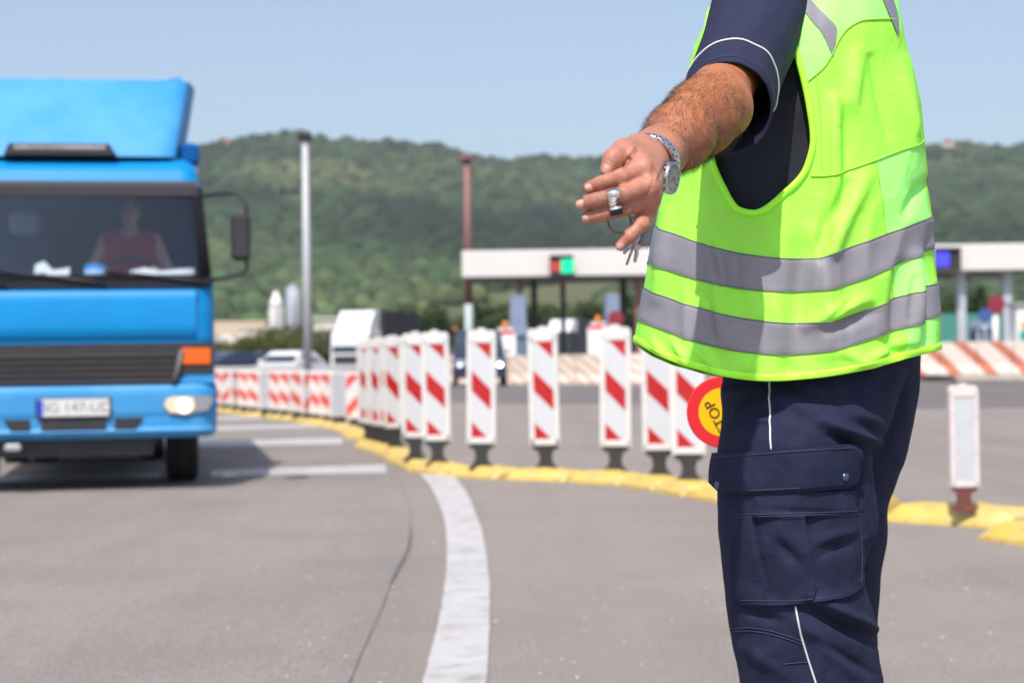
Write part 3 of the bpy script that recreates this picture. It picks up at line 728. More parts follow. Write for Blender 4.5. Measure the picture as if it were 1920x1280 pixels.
def lorry(label, px, d, wd, hgt, cabm, boxm, rz, deflector=None, cab_h=None):
    p = W(px, 672, d)
    r = thing('lorry', label, 'lorry', (p[0], p[1], 0), rz); hw = wd / 2; ch = cab_h or hgt * .8
    MB().prism([(-.0, .45), (1.9, .45), (1.9, ch), (.25, ch), (.1, ch - .2), (-.02, 1.5)], -hw, hw, axis='x', bev=.06).build('cab', cabm, r)
    MB().add([(-hw * .9, -.035, 1.42), (hw * .9, -.035, 1.42), (hw * .86, .085, ch - .35), (-hw * .86, .085, ch - .35)], [(0, 1, 2, 3)]).build('windscreen', M['glass_dark'], r)
    MB().box((0, -.05, 1.05), (wd * .8, .08, .45), bev=.02).build('grille', M['dark'], r)
    MB().box((0, -.08, .6), (wd * 1.0, .16, .36), bev=.05).build('bumper', cabm, r)
    for sx in (-1, 1):
        MB().box((sx * hw * .78, -.17, .64), (.34, .06, .2), bev=.02).build('headlight', M['headlamp_glass'], r)
        MB().box((sx * (hw + .18), .05, 2.0), (.22, .12, .7), bev=.03).build('side_mirror', M['dark'], r)
        for y in (1.0, 5.0, 6.2):
            t = MB().lathe([(.25, -.14), (.47, -.14), (.5, -.1), (.5, .1), (.47, .14), (.25, .14)], c=(sx * (hw - .16), y, .5), axis='x', seg=20).build('wheel', M['rubber_tyre'], r)
            MB().lathe([(.001, -.05), (.25, -.1), (.25, .1), (.001, .05)], c=(sx * (hw - .16), y, .5), axis='x', seg=16).build('rim', M['grey_metal'], t)
    MB().box((0, 4.9, (hgt + .9) / 2), (wd * .99, 5.6, hgt - .9), bev=.03).build('cargo_box', boxm, r)
    if deflector is not None: MB().prism([(.3, ch), (1.9, ch), (1.9, hgt), (1.2, hgt), (.55, ch + .35)], -hw * .92, hw * .92, axis='x', bev=.05).build('roof_deflector', deflector, r)
    return r
dk = mat('dark_tarpaulin', (.045, .045, .06), .7, var=.2, vs=.6)
lorry('white lorry with a dark cargo box waiting beyond the posts', 655, 100, 2.2, 3.7, pw, dk, -.32, pw, 2.6)
lorry('black lorry with a white roof deflector inside the toll lane', 1044, 150, 2.2, 4.1, mat('black_cab_paint', (.03, .032, .04), .3), dk, -.45, pw, 3.1)

# ------------------------------------------------------------------ delineator posts on a yellow kerb
M['sheet'] = stripe_mat('sheet_red_white', (.44, .002, .006), (.57, .58, .61), 1.0, .43, .40, .135, .6, .12)
M['sheet_far'] = stripe_mat('sheet_far', (.66, .08, .06), (.66, .64, .63), -.9, .40, .40, .25, .45, .3)
M['sheet_far_back'] = stripe_mat('sheet_far_back', (.60, .09, .07), (.66, .61, .59), .8, .36, .46, .2, .45, .3)
M['sheet_grey'] = mat('sheet_grey', (.52, .53, .57), .5, var=.06, vs=4, dirt=.25)
M['frame_pink'] = mat('sunbleached_plastic', (.68, .60, .585), .5, var=.08, vs=8, dirt=.3)
M['foot_rust'] = mat('red_rubber_foot', (.16, .045, .035), .6, var=.3, vs=20)
def delineator(label, group, sheet=None, frame=None, foot=None):
    r = thing('delineator_post', label, 'delineator post', group=group)
    hw, t = .124, .034; z0, z1 = .19, 1.0
    poly = [(-hw, .12 + .08), (hw, .12 + .08), (hw, 1.12), (hw * .93, 1.142), (hw * .75, 1.155), (-hw * .75, 1.155), (-hw * .93, 1.142), (-hw, 1.12)]
    MB().prism(poly, -t, t, bev=.008).build('board', frame or M['white_plastic'], r)
    k = MB(); k.box((0, 0, 1.164), (.07, .045, .022), bev=.006); k.box((0, -t - .003, .158 + .07), (.23, .012, .05), bev=.004); k.box((0, -t - .003, 1.075), (.21, .012, .05), bev=.004)
    for sx in (-1, 1): k.box((sx * (hw - .020), -t - .003, .65), (.038, .012, .90), bev=.004)
    k.build('frame_lip', frame or M['white_plastic'], r)
    MB().add([(-.081, -t - .0025, .24), (.081, -t - .0025, .24), (.081, -t - .0025, 1.055), (-.081, -t - .0025, 1.055)], [(0, 1, 2, 3)]).build('reflective_sheet', sheet or M['sheet'], r)
    g = MB()
    g.prism([(-.105, .205), (-.105, .175), (-.06, .15), (-.048, .10), (-.06, .05), (-.105, 0), (-.105, -.02), (.105, -.02), (.105, 0), (.06, .05), (.048, .10), (.06, .15), (.105, .175), (.105, .205)], -.032, .032, bev=.004)
    g.build('foot', foot or M['black_rubber'], r)
    return r

ZK = .085
grp = 'red and white delineator posts on the yellow kerb'
post_px = [(1292, 903, 'right behind the round stop paddle'), (1237, 893, 'half under the vest hem, overlapped by the one at the paddle'), (1154, 884, 'standing free just before the vest hem'),
           (1024, 880, 'standing alone midway, below the green lane signal'), (903, 876, 'standing alone in front of the red mast'), (821, 869, 'at the open end of the tight cluster, whole front in view'),
           (779, 861, 'second in the tight cluster, half covered by the end one'), (742, 838, 'in the cluster, third after the two whole ones begin'), (729, 834, 'thin sliver in the middle of the cluster'),
           (716, 831, 'thin sliver just past the middle of the cluster'), (704, 828, 'narrow sliver, last but one of the cluster'), (693, 825, 'last of the tight cluster, next to the shorter striped boards')]
def kpt(px, py): return V(*G(px, py, ZK))
proto = None; row = []
for i, (px, py, where) in enumerate(post_px):
    lab = 'tall striped post ' + where; p = kpt(px, py)
    rz = -.10 + .035 * (i % 3) if i < 7 else -.62 + .04 * (i % 2)
    if proto is None:
        proto = delineator(lab, grp); proto.location = p; proto.rotation_euler = (0, 0, rz)
    else:
        q_ = dup(proto, p, rz, lab, grp); q_.rotation_euler = (.022 * math.sin(i * 2.3), .020 * math.cos(i * 3.1 + 1), rz)
    row.append((p, where))
pb_ = V(*G(1808, 953, .105))
bk = delineator('grey backed delineator post on a rusty foot, alone by the worker', 'delineator posts facing away', M['sheet_grey'], M['frame_pink'], M['foot_rust']); bk.location = pb_; bk.rotation_euler = (0, 0, .06)
bk.scale = (.68, .8, .61)
# the shorter boards that carry the row on behind the lorry
far_px = [(668, 800), (637, 795), (618, 792), (600, 789), (581, 787), (560, 784), (540, 781), (520, 779), (500, 777), (480, 774), (462, 772), (445, 770), (428, 768), (412, 766)]
where = ['next to the tall cluster', 'second from the tall cluster', 'just under the white lorry', 'between the mast foot and the white lorry', 'at the foot of the grey mast', 'below the white car bonnet', 'straight below the white car', 'below the white silo', 'between the white and the navy car',
         'below the navy car', 'below the gap between the dark cars', 'below the dark blue car', 'second from the lorry cab', 'right beside the lorry bumper']
fproto = None; frow = []
def short_board(label, sheet):
    r = thing('striped_board', label, 'striped board')
    MB().prism([(-.155, .11), (.155, .11), (.155, .76), (.13, .79), (-.13, .79), (-.155, .76)], -.03, .03, bev=.008).build('board', M['white_plastic'], r)
    MB().add([(-.14, -.0325, .14), (.14, -.0325, .14), (.14, -.0325, .74), (-.14, -.0325, .74)], [(0, 1, 2, 3)]).build('reflective_sheet', sheet, r)
    MB().box((0, 0, .05), (.18, .07, .14), bev=.01).build('foot', M['black_rubber'], r)
    return r
fp = {}
for i, (px, py) in enumerate(far_px):
    k = 0 if i in (0, 4, 12) else 2 if i in (1, 8) else 1
    lab = 'short red and white striped board ' + where[i]; p = V(*G(px, py, .06)); g_ = 'short striped boards of the far row'
    if k not in fp:
        fp[k] = short_board(lab, (M['sheet_far'], M['sheet_far_back'], M['sheet_grey'])[k]); r = fp[k]; r.location = p; r['group'] = g_
    else: r = dup(fp[k], p, 0, lab, g_)
    r.rotation_euler = (0, 0, -.45 + .21 * (i * 5 % 7)); frow.append((p, where[i]))
# yellow kerb segments, one under each post
def kerb_segment(p, q, label, wk_=1.0, hk=1.0):
    L = float(np.hypot(*(q - p)[:2])); mid = (p + q) / 2; rz = math.atan2(q[1] - p[1], q[0] - p[0]); h = (ZK + .004) * hk
    g = MB(); n = 13; xs = np.linspace(-L / 2 + .034, L / 2 - .034, n)
    prof = [(-.17, .0), (-.165, .025), (-.11, h * .9), (-.08, h), (.08, h), (.11, h * .9), (.165, .025), (.17, .0)]
    P = []
    for i, x in enumerate(xs):
        e = min(1, .55 + .45 * min(i, n - 1 - i) / 1.5) if i in (0, n - 1) else 1
        bmp = 1 + .16 * math.exp(-((x) / .10) ** 2)
        P.append([(x, y * wk_ * (.9 + .1 * e), z * e * (bmp if abs(y) > .07 else 1)) for y, z in prof])
    g.grid(P, smooth=False); g.add(P[0], [tuple(range(7, -1, -1))]); g.add(P[-1], [tuple(range(8))])
    o = tag(g.build('kerb_segment', M['yellow_plastic']), label, 'kerb segment', 'yellow lane divider kerb segments')
    o['kind'] = 'thing'; o.location = (mid[0], mid[1], .001); o.rotation_euler = (0, 0, rz); return o
def chain(pts):
    P = [p for p, _ in pts]
    cuts = [P[0] + (P[0] - P[1]) / 2] + [(P[i] + P[i + 1]) / 2 for i in range(len(P) - 1)] + [P[-1] + (P[-1] - P[-2]) / 2]
    return cuts
cuts = chain(row)
for i, (p, wh) in enumerate(row):
    kerb_segment(cuts[i] * V(1, 1, 0), cuts[i + 1] * V(1, 1, 0), 'yellow kerb segment under the tall post ' + wh.split(',')[0])
cuts = [V(*G(x, y, 0)) for x, y in ((676, 824), (653, 808), (632, 803), (609, 799), (590, 795), (570, 791), (550, 788), (530, 786), (510, 783), (490, 781), (471, 778), (453, 776), (436, 774), (420, 772), (402, 770))]
for i in range(14): kerb_segment(cuts[i], cuts[i + 1], 'yellow kerb segment under the short board ' + where[i])
kerb_segment(V(*G(1335, 932)), V(*G(1415, 946)), 'yellow kerb segment passing behind the cargo pocket')
kerb_segment(V(*G(1420, 947)), V(*G(1664, 962)) + V(-.05, 0, 0), 'yellow kerb segment hidden behind the legs')
kerb_segment(V(*G(1640, 962)), V(*G(1680, 964)), 'short yellow kerb end showing beside the knee')
kerb_segment(V(*G(1684, 972)), V(*G(1935, 987)), 'yellow kerb segment carrying the grey backed post', 1.35, 1.15)
kerb_segment(V(*G(1890, 1006)), V(*G(2120, 1040)), 'yellow kerb segment overlapping the last one', 1.3, 1.1)
# ------------------------------------------------------------------ signed-distance modelling for bodies
class Field:
    def __init__(s, lo, hi, h):
        s.lo = np.array(lo, float); s.h = h; s.n = np.ceil((np.array(hi) - s.lo) / h).astype(int) + 1
        s.F = np.full(s.n, 1.0, np.float32)
    def cap(s, a, b, ra, rb=None, k=.006, squash=None, carve=False):
        """tapered capsule; squash = (axis, factor) thins it along that axis"""
        a, b = np.array(a, float), np.array(b, float); rb = ra if rb is None else rb
        m = max(ra, rb) + 4 * s.h + 2 * k
        i0 = np.clip(np.floor((np.minimum(a, b) - m - s.lo) / s.h).astype(int), 0, s.n - 1); i1 = np.clip(np.ceil((np.maximum(a, b) + m - s.lo) / s.h).astype(int) + 1, 1, s.n)
        if np.any(i1 <= i0): return
        ax = [((np.arange(i0[q], i1[q])) * s.h + s.lo[q]).astype(np.float32) for q in range(3)]
        X, Y, Z = np.meshgrid(*ax, indexing='ij')
        ab = b - a; L2 = max(float(ab @ ab), 1e-12)
        px, py, pz = X - a[0], Y - a[1], Z - a[2]
        t = np.clip((px * ab[0] + py * ab[1] + pz * ab[2]) / L2, 0, 1)
        px -= t * ab[0]; py -= t * ab[1]; pz -= t * ab[2]
        if squash is not None:
            n_, f_ = unit(squash[0]), squash[1] - 1
            dn = px * n_[0] + py * n_[1] + pz * n_[2]
            px += dn * f_ * n_[0]; py += dn * f_ * n_[1]; pz += dn * f_ * n_[2]
        d = np.sqrt(px * px + py * py + pz * pz) - (ra + t * (rb - ra))
        S = s.F[i0[0]:i1[0], i0[1]:i1[1], i0[2]:i1[2]]
        if carve:
            hh = np.maximum(k - np.abs(S + d), 0) / k; S[...] = np.maximum(S, -d) + hh * hh * k * .25
        else:
            hh = np.maximum(k - np.abs(S - d), 0) / k; S[...] = np.minimum(S, d) - hh * hh * k * .25
    def chain(s, pts, rs, k=.006, squash=None):
        for i in range(len(pts) - 1): s.cap(pts[i], pts[i + 1], rs[i], rs[i + 1], k, squash)
    def merge(s, o, k):
        hh = np.maximum(k - np.abs(s.F - o.F), 0) / k; s.F = np.minimum(s.F, o.F) - hh * hh * k * .25
    def mesh(s):
        F_ = s.F; S = F_ < 0; nx, ny, nz = F_.shape
        cnt = np.zeros((nx - 1, ny - 1, nz - 1), np.int8)
        for dx in (0, 1):
            for dy in (0, 1):
                for dz in (0, 1): cnt += S[dx:nx - 1 + dx, dy:ny - 1 + dy, dz:nz - 1 + dz]
        act = np.argwhere((cnt > 0) & (cnt < 8)); idx = np.full(cnt.shape, -1, np.int32); idx[tuple(act.T)] = np.arange(len(act))
        acc = np.zeros((len(act), 3)); num = np.zeros(len(act))
        cor = [(x, y, z) for x in (0, 1) for y in (0, 1) for z in (0, 1)]
        for a in range(8):
            for b in range(a + 1, 8):
                ca_, cb_ = np.array(cor[a]), np.array(cor[b])
                if np.abs(ca_ - cb_).sum() != 1: continue
                fa = F_[tuple((act + ca_).T)]; fb = F_[tuple((act + cb_).T)]; m = (fa < 0) != (fb < 0)
                t = np.where(m, fa / np.where(m, fa - fb, 1), 0)
                acc += np.where(m[:, None], ca_ + (cb_ - ca_) * t[:, None], 0); num += m
        v = (act + acc / num[:, None]) * s.h + s.lo
        faces = []
        for ax in range(3):
            u, w_ = [(1, 2), (2, 0), (0, 1)][ax]
            sl0 = [slice(1, -1)] * 3; sl0[ax] = slice(0, -1); sl1 = [slice(1, -1)] * 3; sl1[ax] = slice(1, None)
            A, B = S[tuple(sl0)], S[tuple(sl1)]
            e = np.argwhere(A != B); off = np.array([1, 1, 1]); off[ax] = 0; e = e + off
            ori = S[tuple(e.T)]
            du = np.zeros(3, int); du[u] = 1; dw = np.zeros(3, int); dw[w_] = 1
            q = np.stack([idx[tuple((e - du - dw).T)], idx[tuple((e - dw).T)], idx[tuple(e.T)], idx[tuple((e - du).T)]], 1)
            q = np.where(ori[:, None], q, q[:, ::-1]); faces.append(q[(q >= 0).all(1)])
        return v, np.concatenate(faces)
def vnormals(v, f):
    n = np.zeros_like(v); fn = np.cross(v[f[:, 2]] - v[f[:, 0]], v[f[:, 3]] - v[f[:, 1]])
    for q in range(4): np.add.at(n, f[:, q], fn)
    return n / np.maximum(np.linalg.norm(n, axis=1, keepdims=True), 1e-12)
def mesh_np(name, v, f, m, parent=None, color=None):
    me = bpy.data.meshes.new(name); f = np.asarray(f, np.int32)
    me.vertices.add(len(v)); me.vertices.foreach_set('co', np.asarray(v, np.float32).reshape(-1))
    me.loops.add(f.size); me.loops.foreach_set('vertex_index', f.reshape(-1))
    me.polygons.add(len(f)); me.polygons.foreach_set('loop_start', np.arange(0, f.size, f.shape[1], dtype=np.int32)); me.polygons.foreach_set('loop_total', np.full(len(f), f.shape[1], np.int32))
    me.polygons.foreach_set('use_smooth', np.ones(len(f), bool))
    if color is not None:
        ca = me.color_attributes.new('tint', 'FLOAT_COLOR', 'POINT'); c4 = np.ones((len(v), 4), np.float32); c4[:, :3] = color; ca.data.foreach_set('color', c4.reshape(-1))
    me.materials.append(m); me.update(); me.validate()
    o = bpy.data.objects.new(name, me); C.collection.objects.link(o)
    if parent is not None: o.parent = parent
    return o
def head_field(Fd, c, face, up=V(0, 0, 1), s=1.0):
    face = unit(face); lt = unit(np.cross(up, face)); q = lambda f_, l_, u_: c + (face * f_ + lt * l_ + up * u_) * s
    Fd.cap(q(-.025, 0, .035), q(-.005, 0, .045), .092 * s, .086 * s, .03, (lt, 1.18))
    Fd.cap(q(.03, 0, -.03), q(.035, 0, -.075), .066 * s, .042 * s, .03, (lt, 1.05))
    for sg in (-1, 1):
        Fd.cap(q(-.01, sg * .045, -.05), q(.045, sg * .018, -.088), .024 * s, .02 * s, .02)
        Fd.cap(q(.052, sg * .04, -.018), q(.045, sg * .052, -.02), .022 * s, .018 * s, .02)
        Fd.cap(q(.075, sg * .012, .024), q(.064, sg * .048, .022), .012 * s, .012 * s, .012)
        Fd.cap(q(-.008, sg * .078, .014), q(-.018, sg * .082, -.022), .017 * s, .012 * s, .006, (lt, 1.9))
        Fd.cap(q(.088, sg * .031, .006), q(.088, sg * .031, .006), .011 * s, .011 * s, .008, None, True)
        Fd.cap(q(.071, sg * .031, .006), q(.071, sg * .031, .006), .0115 * s, .0115 * s, .002)
    Fd.cap(q(.084, 0, .012), q(.104, 0, -.024), .009 * s, .015 * s, .01)
    Fd.cap(q(.088, -.014, -.058), q(.088, .014, -.058), .009 * s, .009 * s, .006)
    Fd.cap(q(.088, -.012, -.07), q(.088, .012, -.07), .010 * s, .010 * s, .005)
    Fd.cap(q(.097, -.02, -.064), q(.097, .02, -.064), .0022 * s, .0022 * s, .002, None, True)

# ------------------------------------------------------------------ the blue lorry
M['blue'] = mat('lorry_blue_paint', (.0, .215, .53), .45, coat=.12, spec=.25, var=.06, vs=1.5)
M['blue_pale'] = mat('lorry_blue_matt', (.02, .24, .56), .5, col2=(.075, .31, .60), vs=1.6, spec=.35)  # paler than the cab blue; sun on the sloping deflector is partly coloured in
M['grille'] = mat('grille_grey', (.125, .115, .12), .5, var=.08, vs=3)
M['lamp_orange'] = mat('indicator_orange', (.75, .12, .01), .15, coat=.5)
M['windscreen'] = glass_mat('windscreen_glass', (.80, .86, .94), .0, (.55, .75, 1))
M['cab_dark'] = mat('cab_interior', (.022, .028, .058), .8)
M['headlight_lit'] = mat('headlight_lit', (.50, .42, .33), .15, emis=(1.0, .66, .34), es=.36)
M['headlight_core'] = mat('headlight_core', (.7, .65, .6), .15, emis=(1.0, .90, .66), es=1.3)
M['lens'] = mat('clear_lens', (.42, .44, .48), .12, metal=.6)
YAW = math.radians(10.3)
o0 = W(137, 683, 14.5)
lorry_o = thing('blue_lorry', 'bright blue lorry with a roof deflector and its headlight on', 'lorry', (o0[0], o0[1], 0), YAW)
secs = [(.86, 1.085, .04), (.91, 1.085, .04), (1.16, 1.08, .05), (1.20, 1.085, .045), (1.4, 1.085, .05), (1.58, 1.082, .075), (1.62, 1.078, .09), (1.70, 1.07, .13), (1.95, 1.045, .225), (2.2, 1.018, .32), (2.37, 1.0, .385), (2.46, .99, .42), (2.56, .975, .48), (2.62, .955, .55), (2.67, .90, .68), (2.69, .8, .9)]
def ring(hw, yf, yb=1.75, rc=.13, nf=30, ns=10):
    P = [(x, yf + .05 * (abs(x) / hw) ** 2.5 * 0) for x in np.linspace(-hw + rc, hw - rc, nf)]
    P += [(hw - rc + rc * math.sin(a), yf + rc - rc * math.cos(a)) for a in np.linspace(0, math.pi / 2, 7)[1:]]
    P += [(hw, y) for y in np.linspace(yf + rc, yb, ns)[1:]]
    P += [(x, yb) for x in np.linspace(hw, -hw, 8)[1:]]
    P += [(-hw, y) for y in np.linspace(yb, yf + rc, ns)[1:]]
    P += [(-hw + rc - rc * math.sin(a), yf + rc - rc * math.cos(a)) for a in np.linspace(math.pi / 2, 0, 7)[1:-1]]
    return P
RG = []
for z, hw, yf in secs: RG.append([(x, y, z) for x, y in ring(hw, yf)])
RG = np.array(RG); keep = np.ones((len(RG) - 1, RG.shape[1]), bool)
mi = []
for i in range(len(RG) - 1):
    zc = (secs[i][0] + secs[i + 1][0]) / 2
    for j in range(RG.shape[1]):
        c = (RG[i, j] + RG[i, (j + 1) % RG.shape[1]]) / 2
        if 1.70 < zc < 2.37 and c[1] < secs[i][2] + .06 and abs(c[0]) < 1.0: keep[i, j] = False
        if 1.70 < zc < 2.37 and .55 < c[1] < 1.45 and abs(c[0]) > .8: keep[i, j] = False
g = MB(); g.grid(RG, keep=keep, wrap=True); g.add(RG[-1], [tuple(range(RG.shape[1]))]); g.build('cab', M['blue'], lorry_o, smooth=False)
# windscreen with its black surround, visor band
def wp(x, z, off=0.0):
    y = float(np.interp(z, [q[0] for q in secs], [q[2] for q in secs])); return (x, y - off, z)
ws = np.array([[wp(x * (1 - .06 * (z - 1.70) / .67), z, .012 * (1 - abs(x) ** 3) + .006) for x in np.linspace(-1.0, 1.0, 16)] for z in np.linspace(1.69, 2.375, 9)])
wso = MB().grid(ws).build('windscreen', M['windscreen'], lorry_o)
g = MB()
for sx in (-1, 1): g.tube([(sx * 1.003, wp(0, 1.66)[1] - .004, 1.66), (sx * .945, wp(0, 2.40)[1] - .004, 2.40)], .028, 6); g.tube([(sx * 1.035, wp(0, 1.66)[1] + .015, 1.66), (sx * .97, wp(0, 2.40)[1] + .015, 2.40)], .04, 8)
g.tube([(-1, wp(0, 1.665)[1] - .004, 1.665), (1, wp(0, 1.665)[1] - .004, 1.665)], .03, 6); g.build('windscreen_seal', mat('seal_rubber', (.012, .012, .016), .85, spec=.08), lorry_o)
vb = np.array([[wp(x * (1.0 if z < 2.4 else .995), z, .03 + (.03 if z > 2.38 else 0)) for x in np.linspace(-.98, .98, 12)] for z in (2.345, 2.36, 2.40, 2.45, 2.462)])
MB().grid(vb).build('sun_visor', mat('visor_grey', (.045, .042, .050), .6, var=.1, spec=.25, vs=2), lorry_o)
cw = np.array([[wp(x, z, .022) for x in np.linspace(-1.07, 1.07, 14)] for z in (1.598, 1.61, 1.65, 1.69, 1.70)])
MB().grid(cw).build('wiper_cowl', mat('cowl_black', (.018, .017, .022), .8, spec=.1), lorry_o)
for x0, sg in ((-.95, 1), (-.20, 1), (.62, 1)):
    a = V(*wp(x0 + .45, 1.625, .05)); b = V(*wp(x0, 1.69, .05)); c_ = V(*wp(x0 - .38, 1.735, .045))
    wi = MB().tube([a, b], .012, 6).build('wiper', M['dark'], lorry_o); MB().tube([b + V(.42, .0, -.045), b, c_], .010, 6).build('wiper_blade', M['dark'], wi)
# side glass
for sx in (-1, 1):
    MB().add([(sx * 1.062, .5, 1.70), (sx * 1.062, 1.48, 1.70), (sx * 1.0, 1.48, 2.37), (sx * 1.0, .6, 2.37)], [(0, 1, 2, 3)]).build('side_window', M['windscreen'], lorry_o)
    dr = MB().box((sx * 1.089, 1.0, 1.28), (.012, 1.15, .82), bev=.004).build('door', M['blue'], lorry_o)
    MB().box((sx * 1.10, 1.4, 1.45), (.03, .2, .05), bev=.01).build('door_handle', M['dark'], dr)
# front panel seams
g = MB()
for sx in (-1, 1): g.box((sx * .955, .052, 1.38), (.014, .03, .38))
g.build('panel_seam', mat('panel_seam', (.004, .13, .40), .5), lorry_o)
fp_ = np.array([[wp(x, z, .016 if 1.2 < z < 1.57 else .0) for x in np.linspace(-.945, .945, 16)] for z in (1.195, 1.205, 1.3, 1.4, 1.5, 1.565, 1.578)])
MB().grid(fp_).build('front_panel', M['blue'], lorry_o)
# grille
gp = [(-1.08, 1.16), (1.08, 1.16), (1.08, .915), (.84, .915), (.77, .835), (-.77, .835), (-.84, .915), (-1.08, .915)]
gr_ = MB().prism(gp, .06, .022, bev=.004).build('grille', M['dark'], lorry_o)
g = MB()
for k in range(5):
    z = .865 + k * .049; x = .76 + (z - .865) * .18
    g.add([(-x, .012, z - .013), (x, .012, z - .013), (x, -.006, z + .008), (-x, -.006, z + .008), (-x, .024, z - .013), (x, .024, z - .013), (x, .024, z + .012), (-x, .024, z + .012)],
          [(0, 1, 2, 3), (0, 4, 5, 1), (3, 2, 6, 7), (0, 3, 7, 4), (1, 5, 6, 2)])
g.build('slat', M['grille'], gr_)
for sx in (-1, 1):
    MB().tube([(sx * .765, .0, .85), (sx * .80, .0, .95), (sx * .83, .0, 1.10)], .022, 6).build('grille_edge', M['grille'], gr_)
    MB().prism([(sx * .81, .99), (sx * 1.055, .99), (sx * 1.06, 1.115), (sx * .84, 1.12), (sx * .825, 1.10)], .03, .005, bev=.006).build('indicator', M['lamp_orange'], lorry_o)
# bumper with its openings
bs_ = [(.415, 1.05, .07), (.44, 1.09, .02), (.475, 1.10, -.005), (.50, 1.10, .012), (.585, 1.105, .01), (.62, 1.108, .0), (.76, 1.108, -.005), (.80, 1.104, .0), (.828, 1.10, .02), (.845, 1.09, .05)]
BR = np.array([[(x, y, z) for x, y in ring(hw, yf, .9, .16)] for z, hw, yf in bs_])
keep = np.ones((len(BR) - 1, BR.shape[1]), bool)
bump_ = MB().grid(BR, wrap=True); bump_.add(BR[0], [tuple(range(BR.shape[1]))]); bump_.add(BR[-1], [tuple(range(BR.shape[1]))])
bumper = bump_.build('bumper', M['blue_pale'], lorry_o, smooth=False)
for sx in (-1, 1):
    MB().prism([(sx * .80, .84), (sx * 1.085, .84), (sx * 1.085, .908), (sx * .875, .908)], .2, .03, bev=.004).build('bumper_corner', M['blue_pale'], bumper)
for x0, x1, tl, tr in ((-.53, -.33, .06, 0), (-.245, .245, 0, 0), (.31, .53, 0, -.06)):
    MB().prism([(x0 + tl, .49), (x1 + tr, .49), (x1, .58), (x0, .58)], .05, -.004).build('air_intake', M['dark'], bumper)
pl = MB().box((.0, -.022, .665), (.545, .014, .135), bev=.004).build('number_plate', mat('plate_white', (.62, .61, .62), .4), bumper)
MB().box((-.252, -.031, .665), (.04, .004, .128)).build('plate_band', mat('plate_blue', (.01, .05, .5), .4), bumper)
MB().box((0, -.012, .665), (.575, .012, .158), bev=.004).build('plate_frame', M['dark'], bumper)
text_mesh('plate_lettering', 'BG 147-UD', .112, mat('plate_ink', (.20, .20, .21), .6), bumper, Matrix.Translation((.02, -.0305, .665)) @ Matrix.Rotation(math.pi / 2, 4, 'X'))
for sx in (-1, 1):
    hl = MB().prism([(sx * .685, .665), (sx * .70, .72), (sx * .76, .742), (sx * 1.06, .738), (sx * 1.075, .70), (sx * 1.03, .625), (sx * .86, .60), (sx * .73, .61)], .06, -.018, bev=.006).build('headlight', M['lens'], lorry_o)
    MB().prism([(sx * .695, .665), (sx * .71, .718), (sx * .76, .736), (sx * .915, .732), (sx * .93, .66), (sx * .90, .612), (sx * .86, .606), (sx * .735, .615)], -.015, -.026, bev=.003).build('headlight_reflector', M['headlight_lit'], hl)
    MB().lathe([(.062, -.024), (.05, -.036), (.001, -.042)], c=(sx * .845, 0, .665), axis='y', seg=20).build('headlight_bulb', M['headlight_core'], hl)
MB().box((-.46, -.01, .365), (.13, .05, .06), bev=.015).build('tow_eye_cover', M['grey_metal'], lorry_o)
MB().prism([(-.62, .43), (.62, .43), (.60, .28), (-.60, .28)], .6, .12).build('lower_valance', M['dark'], lorry_o)
# chassis, axle, wheels, cargo box
MB().box((0, 4.0, .72), (.8, 6.8, .28)).build('chassis', M['dark'], lorry_o)
MB().box((0, 3.9, .50), (1.36, 6.6, .34)).build('shade_plate', M['dark'], lorry_o)  # plate added under the chassis to darken the shade beneath
MB().cyl((-.8, 1.25, .48), (.8, 1.25, .48), .08, seg=10).build('axle', M['dark'], lorry_o)
MB().box((-.02, 1.2, .44), (.46, .4, .34), bev=.05).build('engine_sump', M['dark'], lorry_o)
MB().box((0, 1.1, .80), (1.9, 1.2, .12)).build('cab_floor', M['dark'], lorry_o)
for sx in (-1, 1):
    for y, dual in ((1.25, 0), (5.0, 1)):
        for q in range(1 + dual):
            xc = sx * (.83 - q * .30)
            t = MB().lathe([(.26, -.125), (.42, -.135), (.455, -.11), (.46, -.06), (.452, -.055), (.452, -.045), (.46, -.04), (.46, .04), (.452, .045), (.452, .055), (.46, .06), (.455, .11), (.42, .135), (.26, .125)], c=(xc, y, .462), axis='x', seg=40).build('wheel', M['rubber_tyre'], lorry_o)
            MB().lathe([(.001, sx * .03), (.12, sx * .04), (.14, sx * .10), (.26, sx * .115), (.26, -sx * .1)], c=(xc, y, .462), axis='x', seg=24).build('rim', M['grey_metal'], t)
    MB().tube([(sx * .84, 1.25 - .58, .50), (sx * .84, 1.25 - .42, .82), (sx * .84, 1.25, .97), (sx * .84, 1.25 + .42, .82), (sx * .84, 1.25 + .56, .55)], [.02] * 5, 6).build('mudguard', M['dark'], lorry_o)
    MB().box((sx * 1.0, .72, .47), (.2, .5, .1), bev=.02).build('step', M['dark'], lorry_o)
MB().box((0, 4.75, 1.92), (2.0, 5.5, 2.05), bev=.03).build('cargo_box', M['offwhite'], lorry_o)
for y, z in ((7.49, .65),): MB().box((0, y, z), (1.9, .06, .16), bev=.02).build('rear_bar', M['dark'], lorry_o)
